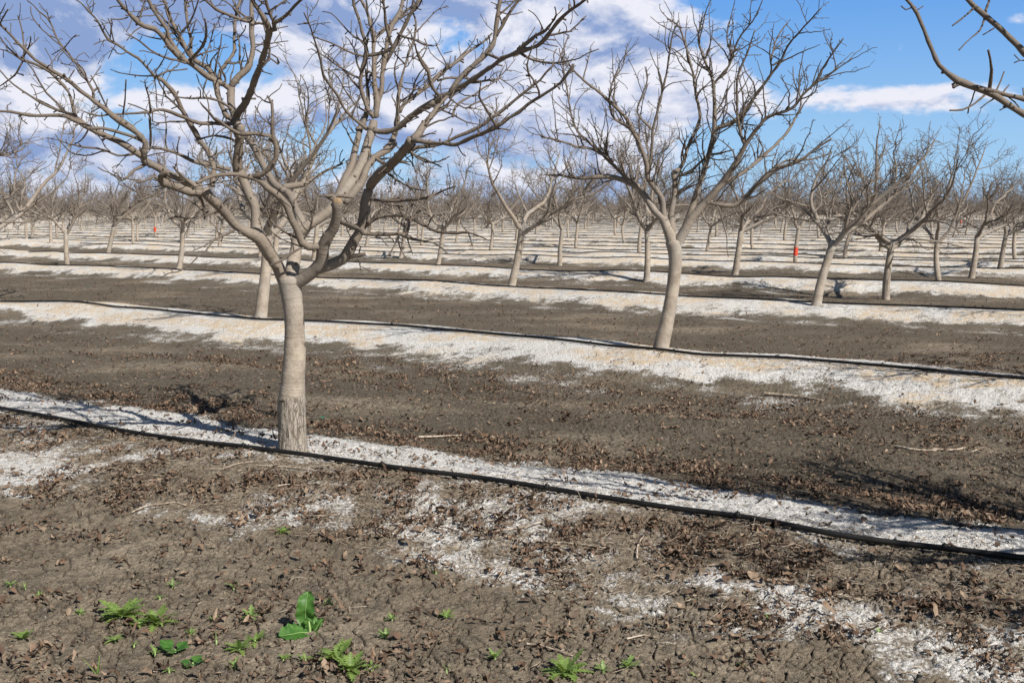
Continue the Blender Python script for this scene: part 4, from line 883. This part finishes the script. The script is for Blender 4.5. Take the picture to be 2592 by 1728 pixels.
# ------------------------------------------------------------------ litter
def leaves():
    rng=np.random.default_rng(77)
    def scatter(n_,y0,y1,pw):
        y=(y0**pw+(y1**pw-y0**pw)*rng.random(n_))**(1/pw); x=(rng.random(n_)*2-1)*(y*.53+.25); return x,y
    X=[];Y=[];S=[]
    for n_,y0,y1,pw,sz in ((150000,3.2,13,1.0,1.0),(110000,11,36,1.0,.95)):
        x,y=scatter(n_,y0,y1,pw); z,u,row,s,t,salt,cream,lit_=fields(x,y)
        clump=sstep(fbm(x*3,y*3,3,121),-.2,.35)*1.15; keep=(rng.random(n_)<(lit_**1.3*clump*1.25+.012))&~((np.abs(u+.09)<.12)&(row<3)&(rng.random(n_)<.93))
        X.append(x[keep]);Y.append(y[keep]);S.append(np.full(keep.sum(),sz))
    x=np.concatenate(X);y=np.concatenate(Y);S=np.concatenate(S); N=len(x); z=gz(x,y)
    # curled blade, 3 x 4 grid
    a=np.linspace(-1,1,4); b=np.array([-1,0,1.]); wd=np.array([.35,.95,.85,.08])
    ln=(.008+.020*rng.random(N)**2.0)*S; wr=rng.uniform(.22,.68,N); curl=rng.uniform(.3,2.6,N); bend=rng.normal(0,.9,N)
    A=np.repeat(a,3)[None,:]; B=np.tile(b,4)[None,:]*np.repeat(wd,3)[None,:]
    hw=(ln*wr)[:,None]; th=B*curl[:,None]
    lx=ln[:,None]*A*np.cos(bend[:,None]*.5*A); ly=hw*np.where(np.abs(curl[:,None])>.05,np.sin(th)/np.where(np.abs(curl[:,None])>.05,curl[:,None],1),B)
    lz=hw*(1-np.cos(th))/np.maximum(np.abs(curl[:,None]),.3)+ln[:,None]*np.abs(A)**2*bend[:,None]*.5
    lz=lz+rng.normal(0,.16,(N,12))*ln[:,None]; lx=lx+rng.normal(0,.12,(N,12))*ln[:,None]; ly=ly+rng.normal(0,.14,(N,12))*ln[:,None]
    flip=np.where(rng.random(N)<.5,-1,1)[:,None]; lz=lz*flip; lz=lz-lz.min(1,keepdims=True)
    tx=rng.normal(0,.28,N)[:,None]; ty=rng.normal(0,.28,N)[:,None]; lz=lz+tx*lx+ty*ly; lz=lz-lz.min(1,keepdims=True)*.9
    ph=rng.uniform(0,2*np.pi,N)[:,None]; c_,s_=np.cos(ph),np.sin(ph)
    V=np.stack([x[:,None]+lx*c_-ly*s_,y[:,None]+lx*s_+ly*c_,z[:,None]+lz+.003+rng.uniform(0,.012,N)[:,None]],-1).reshape(-1,3)
    q=np.array([[r*3+c,r*3+c+1,r*3+c+4,r*3+c+3] for r in range(3) for c in range(2)])
    Fq=(np.arange(N)[:,None,None]*12+q[None]).reshape(-1,4)
    pal=np.array([[.175,.110,.072],[.125,.080,.053],[.24,.160,.108],[.085,.056,.039],[.30,.22,.155],[.17,.125,.092]]); ci=pal[rng.integers(0,6,N)]*rng.uniform(.75,1.15,N)[:,None]
    col=np.repeat(np.hstack([ci,np.ones((N,1))]),12,0)
    o=link('fallen_leaves',mesh_from('fallen_leaves',V,Fq,M_LEAF,{'tint':col})); tag(o,'curled brown dead leaves strewn over the soil between the beds','leaf litter',kind='stuff'); print('leaves',N)
leaves()
def clods():
    rng=np.random.default_rng(5); n_=60000
    y=3.2+(15-3.2)*rng.random(n_)**1.2; x=(rng.random(n_)*2-1)*(y*.53+.2); f=fields(x,y); salt=f[5]
    keep=rng.random(n_)<sstep(fbm(x*1.4,y*1.4,3,131),-.25,.5)*(1-.6*salt)*.55; x,y=x[keep],y[keep]; N=len(x); z=gz(x,y)
    oc=np.array([[1,0,0],[0,1,0],[-1,0,0],[0,-1,0],[0,0,1],[.7,.7,.5],[-.7,.6,.4],[-.6,-.7,.5],[.7,-.6,.4]],float)
    fc=np.array([[0,1,5,5],[1,2,6,6],[2,3,7,7],[3,0,8,8],[0,5,8,8],[1,6,5,5],[2,7,6,6],[3,8,7,7],[5,6,4,4],[6,7,4,4],[7,8,4,4],[8,5,4,4]])
    r=.003+.011*rng.random(N)**3; V=oc[None]*r[:,None,None]*(1+.35*rng.normal(size=(N,9,3))); V[:,:,2]*=.75
    V[:,:,0]+=x[:,None]; V[:,:,1]+=y[:,None]; V[:,:,2]+=z[:,None]+.004
    Fq=(np.arange(N)[:,None,None]*9+fc[None,:,:3]).reshape(-1,3)
    s_=f[5][keep]; at=np.repeat(s_*.6,9)
    o=link('soil_crumbs',mesh_from('soil_crumbs',V.reshape(-1,3),Fq,M_GROUND,{'salt':at,'cream':at*0,'litter':at*0,'crack':at*0},smooth=False)); tag(o,'loose crumbs and small clods of dry soil','soil crumbs',kind='stuff')
clods()
def straw():
    rng=np.random.default_rng(15); n_=30000
    y=3.3+(12-3.3)*rng.random(n_); x=(rng.random(n_)*2-1)*(y*.53+.2); f=fields(x,y); u=f[1];row=f[2]
    pr=np.where((row==1)&(u<.1)&(u>-1.1),.8,.02); keep=rng.random(n_)<pr; x,y=x[keep],y[keep]; z=gz(x,y); T=Tubes()
    for a,b,c in zip(x,y,z):
        L=rng.uniform(.015,.07) if rng.random()<.95 else rng.uniform(.08,.2); r=rng.uniform(.0009,.0022); an=rng.uniform(0,6.28); d=np.array([math.cos(an),math.sin(an),rng.normal()*.12])
        p=np.array([a,b,c+.008]); k=rng.normal(size=3)*L*.12; k[2]=abs(k[2]); T.add([p-d*L/2,p+k,p+d*L/2],[r,r*1.1,r*.7],3)
    o=link('dry_straw',T.build('dry_straw',M_STICK)); tag(o,'bleached bits of straw and fine twigs littering the near bed','straw',kind='stuff')
straw()
# ------------------------------------------------------------------ fallen sticks, each a thing
def hit(px,py):
    p=ground_pt(px,py,-.1)
    for _ in range(6): p=ground_pt(px,py,float(gz(p[0],p[1])[0]))
    return p
c4=(0,950,.38265); c3=(1300,1200,.54932); fu=(0,0,1.10204)
STICKS=[(c4,14,'pale curved stick lying alone on bare soil left of centre',[(870,920),(930,890),(1000,868),(1080,862),(1150,850),(1230,872)]),
(c4,9,'straight pale stick just below the hose, left of the big trunk base',[(1490,620),(1580,592),(1680,580)]),
(c4,11,'long forked looking pale stick below the big trunk, the upper one',[(1690,605),(1850,612),(2000,628),(2230,652)]),
(c4,13,'bent pale stick below the big trunk, longest of the pair there',[(1840,745),(1900,735),(2000,742),(2100,772),(2230,802)]),
(c4,8,'short pale twig crossing the end of the long bent stick',[(2060,770),(2110,745),(2180,715)]),
(c4,8,'pale stick slanting up in the litter under the trunk',[(1640,700),(1700,672),(1760,655),(1800,600)]),
(c4,8,'thin pale stick near the left edge under the hose',[(90,445),(160,428),(235,412)]),
(c4,9,'brown stick near the left edge pointing down right across white salt',[(130,478),(235,540),(350,555),(490,588)]),
(c4,6,'small grey twig beside the left salt patch',[(470,635),(510,605),(550,582)]),
(c4,7,'thin dark twig leaning on the hose left of the trunk',[(1240,500),(1300,480),(1390,452)]),
(c3,12,'short thick pale stick below the hose, at the middle',[(-100,275),(0,262),(70,250),(130,230)]),
(c3,10,'long thin brown stick curving below the hose, right of the middle',[(90,315),(250,328),(350,338),(450,362)]),
(c3,11,'dark upright looking crooked twig in the litter below the hose',[(570,402),(572,340),(605,285)]),
(c3,8,'thin twig running down from the hose over brown leaves',[(150,175),(210,205),(270,228),(310,268)]),
(c3,10,'short pale stick on the litter just under the hose, right part',[(1030,352),(1080,335),(1135,325)]),
(c3,14,'longest brown stick in the lower right, slightly bent',[(1170,500),(1240,498),(1350,535),(1470,562),(1595,588)]),
(c3,13,'crooked tan stick right of the longest one, ending downward',[(1790,618),(1870,628),(1930,645),(1975,675)]),
(c3,12,'short tan stick lying alone on bare soil, lower middle',[(520,768),(570,758),(622,752)]),
(c3,13,'brown stick at the bottom beside the rightmost weeds',[(60,792),(120,800),(190,820),(270,848)]),
(c3,9,'pale straight stick on bare soil above the lower right salt streak',[(890,432),(950,425),(1022,432)]),
(c3,9,'bright pale double twig in the leaves under the hose at right',[(1290,412),(1330,402),(1365,398)]),
(c3,8,'fine stick low at the right, half across the salt',[(1040,838),(1080,825),(1120,812)]),
(c3,9,'brown stick at the bottom right corner area',[(1780,922),(1850,925),(1920,948)]),
(fu,8,'thin twig on the dark alley at far right, upper of two',[(2055,1030),(2100,1038),(2150,1040)]),
(fu,6,'thin twig on the dark alley at far right beside the other',[(2140,1036),(2200,1036),(2250,1034)]),
(fu,6,'pale twig on the dark alley near the middle right',[(960,1008),(1010,1006),(1060,1004)]),
(fu,8,'dark fallen branchlet at the edge of the alley under the right salt bank',[(1755,908),(1830,915),(1890,925)])]
def sticks():
    rng=np.random.default_rng(8)
    for (a,b,k),wd,lab,pts in STICKS:
        P=np.array([hit(a+x*k,b+y*k) for x,y in pts]); Y=P[:,1].mean(); r=wd*k*.5*Y/F*(.75 if k<1 else .8); r=max(r,.0022)
        Q=catmull(P,.02); Q[:,2]=gz(Q[:,0],Q[:,1])+r*1.2+.006+np.abs(rng.normal(size=len(Q)))*.001; 
        Q[:,:2]+=rng.normal(size=(len(Q),2))*r*.25
        c=Q.mean(0); Q=Q-c; R=np.linspace(r*1.15,r*.65,len(Q)); T=Tubes(); T.add(Q,R,8,rough=.25,rng=rng)
        T.add([Q[0]+[.0001,0,0],Q[0]],[r*.5,r],8)
        for _ in range(3):
            i=rng.integers(1,len(Q)-1); d=rot_perp(rng,unit(Q[i+1]-Q[i-1]),1.0); d[2]=abs(d[2])*.4; T.add([Q[i],Q[i]+d*(r*1.5+rng.uniform(.003,.02))],[r*.6,r*.4],5)
        o=link('fallen_stick',T.build('fallen_stick',M_STICK),loc=c); tag(o,lab,'stick','fallen sticks on the ground')
sticks()
# scrap of green twine
def scrap():
    for (x,y,lab) in [(812,1062,'small tangle of green plastic twine right of the big trunk'),(222,727,'faint green plastic shred on the alley soil near the left edge')]:
        p=hit(x,y); rng=np.random.default_rng(int(x)); T=Tubes(); s_=.03 if x>500 else .05
        for k in range(5):
            Q=np.cumsum(rng.normal(size=(9,3))*s_*.3,0); Q[:,2]=np.abs(Q[:,2])*.4+.006; T.add(catmull(Q,.01),np.full(len(catmull(Q,.01)),.0016),4)
        o=link('plastic_twine',T.build('plastic_twine',M_NET),loc=p); tag(o,lab,'twine')
scrap()
# ------------------------------------------------------------------ weeds
def leaf_strip(L,wfun,arch,droop,az_,lift,m,fold=.25,ruf=0.0,rng=None,twist=0.0):
    """one leaf blade: m stations, three vertices wide each"""
    q=np.linspace(0,1,m); h=L*(np.sin(lift)*q-droop*q*q); rr=L*np.cos(lift)*q*(1-.1*q)
    wv=wfun(q)*L; V=[]
    for i in range(m):
        for sgn in (-1,-.5,0,.5,1):
            lat=sgn*wv[i]; up=abs(sgn)*wv[i]*fold+ (ruf*L*rng.normal() if rng is not None else 0)
            V.append((rr[i],lat,h[i]+up))
    V=np.array(V); 
    if twist:
        V[:,1],V[:,2]=V[:,1]*math.cos(twist)-V[:,1]*0,V[:,2]+V[:,1]*math.sin(twist)
    c,s_=math.cos(az_),math.sin(az_); X=V[:,0]*c-V[:,1]*s_; Y=V[:,0]*s_+V[:,1]*c
    Fq=np.array([[i*5+k,i*5+k+1,(i+1)*5+k+1,(i+1)*5+k] for i in range(m-1) for k in range(4)])
    return np.stack([X,Y,V[:,2]],1),Fq
def w_lobed(nl):
    def f(q): return (.02+.15*np.sin(np.pi*np.clip(q,0,1)**.8)*(.12+.88*np.abs(np.sin(q*np.pi*nl))**1.6))*(q>.10)+.012
    return f
def w_lance(q): return .012+.10*np.sin(np.pi*q**.75)
def w_grass(q): return .03*(1-q)**.5+.004
def w_broad(q): return .02+.36*np.clip(np.sin(np.pi*np.clip((q-.22)/.78,0,1)**.62),0,1)
def weed(kind,px,py,size,lab,nl=None,seed=0):
    p=hit(px,py); rng=np.random.default_rng(seed*13+5); L=size*(1.3 if kind=='lobed' else 1.15)*p[1]/F; VV=[];FF=[];nv=0
    n_=nl or {'lobed':11,'lance':9,'grass':6,'tiny':7,'broad':5,'blade':4}[kind]
    if kind in('lobed','tiny'): n_=int(n_*1.7)
    e=bpy.data.objects.new({'lobed':'lobed_weed','lance':'rosette_weed','grass':'grass_tuft','tiny':'weed_seedling','broad':'broadleaf_weed','blade':'grass_shoot'}[kind],None); C.objects.link(e); e.location=p
    for k in range(n_):
        az_=k*2*np.pi/n_+rng.normal()*.35; Lk=L*rng.uniform(.6,1.1)
        if kind=='lobed': a=leaf_strip(Lk,w_lobed(7),0,rng.uniform(.05,.45),az_,rng.uniform(.15,1.0),43,.2,.004,rng)
        elif kind=='lance': a=leaf_strip(Lk,w_lance,0,rng.uniform(.1,.4),az_,rng.uniform(.3,.9),9,.3,0,rng)
        elif kind=='tiny': a=leaf_strip(Lk,w_lobed(4),0,rng.uniform(.05,.3),az_,rng.uniform(.2,1.0),25,.2,.003,rng)
        elif kind=='grass': a=leaf_strip(Lk,w_grass,0,rng.uniform(.2,.6),az_,rng.uniform(.6,1.2),8,.4,0,rng)
        elif kind=='blade': a=leaf_strip(Lk*1.2,w_grass,0,rng.uniform(.1,.35),az_,rng.uniform(.9,1.4),9,.4,0,rng)
        else: a=leaf_strip(Lk,w_broad,0,rng.uniform(.1,.3),az_,rng.uniform(.3,.7),14,.12,.012,rng)
        V,Fq=a; V[:,2]+=.008; VV.append(V); FF.append(Fq+nv); nv+=len(V)
    m_=M_G2 if kind=='broad' else (M_G3 if kind in('tiny',) else M_G1)
    link('leaves',mesh_from('leaves',np.vstack(VV),np.vstack(FF),m_),e)
    T=Tubes(); T.add([[0,0,-.01],[0,0,.012]],[.004,.003],6); link('stem',T.build('stem',M_RIB),e)
    tag(e,lab,'weed','green weeds on the near soil'); return e
k1=(0,1350,.29762); k2=(600,1400,.34014); k3=(1300,1200,.54932)
WEEDS=[(k1,'lobed',1040,720,68,'large dandelion like weed, left of the bottom, biggest lobed clump',14),(k1,'lobed',1330,770,58,'dandelion like weed touching the right side of the biggest clump',12),(k1,'lobed',1190,800,30,'small lobed weed wedged under the two joined clumps',6),
(k1,'lance',200,910,48,'narrow leaved rosette nearest the left edge',None),(k1,'lance',980,920,34,'small narrow leaved rosette under the biggest lobed clump',None),(k1,'grass',215,480,36,'grassy tuft near the left edge, uppermost of that side',8),(k1,'tiny',90,450,26,'feathery seedling touching the grassy tuft at the left edge',None),
(k1,'tiny',1465,450,22,'upright small seedling above the biggest lobed clump',5),(k1,'tiny',1360,560,18,'tiny seedling just above the joined lobed clumps',5),(k1,'grass',1990,480,38,'pale grassy tuft left of the upright dock plant and higher up',8),(k1,'tiny',330,548,18,'tiny seedling right of the left edge grassy tuft',6),(k1,'tiny',680,695,22,'feathery seedling left of the biggest lobed clump',6),
(k1,'tiny',1140,965,16,'tiny two leaved sprout beside the small rosette',4),(k1,'lance',1320,1030,26,'small spiky weed left of the broad flat leaves',None),(k1,'broad',1490,1010,52,'broad flat leafed weed low in the picture, left part',5),(k1,'broad',1640,1120,40,'broad leafed weed just under the other flat one',4),
(k1,'lobed',2040,1000,40,'lobed weed left of and below the upright dock plant',9),(k1,'lobed',2170,930,34,'lobed weed overlapping its neighbour under the dock plant',7),(k1,'blade',1840,930,42,'thin yellow green grass blade leaning left',3),(k1,'blade',830,1230,60,'tall grass shoot at the bottom edge, left part',4),
(k1,'tiny',2130,730,36,'fine feathery weed left of the upright dock plant',9),(k1,'tiny',1620,870,24,'small feathery seedling above the broad flat leaves',7),(k1,'tiny',1440,1180,22,'little upright sprout below the broad flat leaves',5),(k1,'tiny',2000,1140,24,'small sprout at the bottom right of the flat leaves',6),(k1,'tiny',1810,750,18,'tiny feathery seedling in the middle of the brown leaves',6),
(k2,'lance',345,800,30,'short leaved rosette below the dock plant',9),(k2,'lance',510,800,30,'pale slender weed right of the short rosette below the dock plant',7),(k2,'lobed',740,800,58,'large lobed clump below and right of the dock plant, upper one',13),(k2,'lobed',850,880,60,'large lobed clump at the bottom edge, lower one',13),(k2,'tiny',1000,870,26,'upright sprout right of the bottom lobed clump',6),
(k2,'lance',1560,490,34,'bright green little rosette on cracked mud, centre bottom',11),(k2,'tiny',1155,500,22,'pale seedling left of the bright little rosette',6),(k2,'tiny',1110,635,28,'pale feathery weed below the pale seedling on cracked mud',7),(k2,'tiny',1920,790,34,'spreading pale seedling right of centre near the bottom',7),(k2,'grass',1560,880,30,'small grassy tuft near the bottom centre',9),(k2,'tiny',690,385,20,'feathery seedling to the upper right of the dock plant',6),(k2,'tiny',1480,150,14,'minute seedling high on the bare mud, centre',5),
(k3,'lobed',235,920,62,'bushy lobed weed at the bottom right of centre',14),(k3,'tiny',415,910,30,'upright sprout right of the bushy bottom weed',6),(k3,'tiny',525,895,36,'sprout with spread leaves, rightmost of the bottom group',7),(k3,'tiny',1170,665,16,'minute green seedling between the sticks at lower right',5),(k3,'tiny',1045,885,14,'minute green seedling near the bottom, right of centre',5),(k3,'tiny',830,935,16,'minute seedling on the bottom edge right of the sprouts',5),(k3,'tiny',1680,730,16,'minute seedling at the edge of the lower right salt streak',5),
((0,950,.38265),'lobed',1880,1045,24,'lone small feathery weed on open soil below the big tree',9)]
for i,((a,b,k),kind,x,y,size,lab,nl) in enumerate(WEEDS): weed(kind,a+x*k,b+y*k,size,lab,nl,i)
def dock():
    base=hit(600+545*.34014,1400+590*.34014); Y=base[1]; e=bpy.data.objects.new('dock_plant',None); C.objects.link(e); e.location=base
    tag(e,'upright broad leafed dock plant, tallest green weed, with one big crinkled standing leaf','weed','green weeds on the near soil')
    rng=np.random.default_rng(3)
    def leaf(pts,width,kind='leaf',up=None):
        # centre line given on the photograph, leaf faces the camera
        Q=np.array([ray_pt(600+x*.34014,1400+y*.34014,Y+dy)-base for x,y,dy in pts]); Q=catmull(Q,.006); m=len(Q); q=np.linspace(0,1,m)
        d=np.gradient(Q,axis=0); d/=np.linalg.norm(d,axis=1)[:,None]; nrm=np.array([0,-1,.35]) if up is None else np.array(up); lat=np.cross(d,nrm); lat/=np.linalg.norm(lat,axis=1)[:,None]
        wv=width*1.15*(sstep(q,0.0,.35)*np.sqrt(np.clip(1-np.clip((q-.55)/.45,0,1)**2.2,0,1))*.94+.06)*(1+.07*np.sin(q*31+1)); V=[]; ns=9
        for i in range(m):
            for k in range(ns):
                f=k/(ns-1)*2-1; ripple=.0045*math.sin(i*.9+abs(f)*3)*abs(f)+.004*rng.normal()*abs(f)**3
                V.append(Q[i]+lat[i]*wv[i]*f*(1+.06*math.sin(i*1.7+f))+np.cross(lat[i],d[i])*(abs(f)*wv[i]*.28+ripple))
        Fq=np.array([[i*ns+k,i*ns+k+1,(i+1)*ns+k+1,(i+1)*ns+k] for i in range(m-1) for k in range(ns-1)])
        o=link(kind,mesh_from(kind,np.array(V),Fq,M_G2),e)
        T=Tubes(); T.add(Q+np.cross(lat,d)*(-.001)+np.array([0,-.0015,.001]),np.linspace(.0018,.0005,m),5); link('rib',T.build('rib',M_RIB),o)
    leaf([(535,590,0),(510,480,.01),(512,400,.0),(520,330,.02),(528,285,.04)],.031)
    leaf([(550,590,0),(480,585,-.02),(400,600,-.05),(310,610,-.07)],.038,up=(0,-.5,1))
    leaf([(550,590,0),(560,610,-.03),(560,640,-.05),(565,685,-.07)],.020,up=(0,-.6,1))
    leaf([(560,600,0),(575,530,.02),(580,480,.03),(575,440,.03)],.009)
    leaf([(565,600,0),(600,540,.0),(625,500,.0),(655,480,.0)],.010)
    leaf([(545,590,0),(540,540,.0),(530,510,.0),(500,500,-.02)],.014)
    T=Tubes(); T.add([[0,0,-.01],[-.002,0,.02],[-.004,0,.05]],[.006,.005,.003],8); link('stem',T.build('stem',M_RIB),e)
dock()
print('script %.1fs'%(time.time()-T0))

for o in bpy.data.objects:
    if 'label' in o and len(o['label'].split())>16: print('LONG',o['label'])
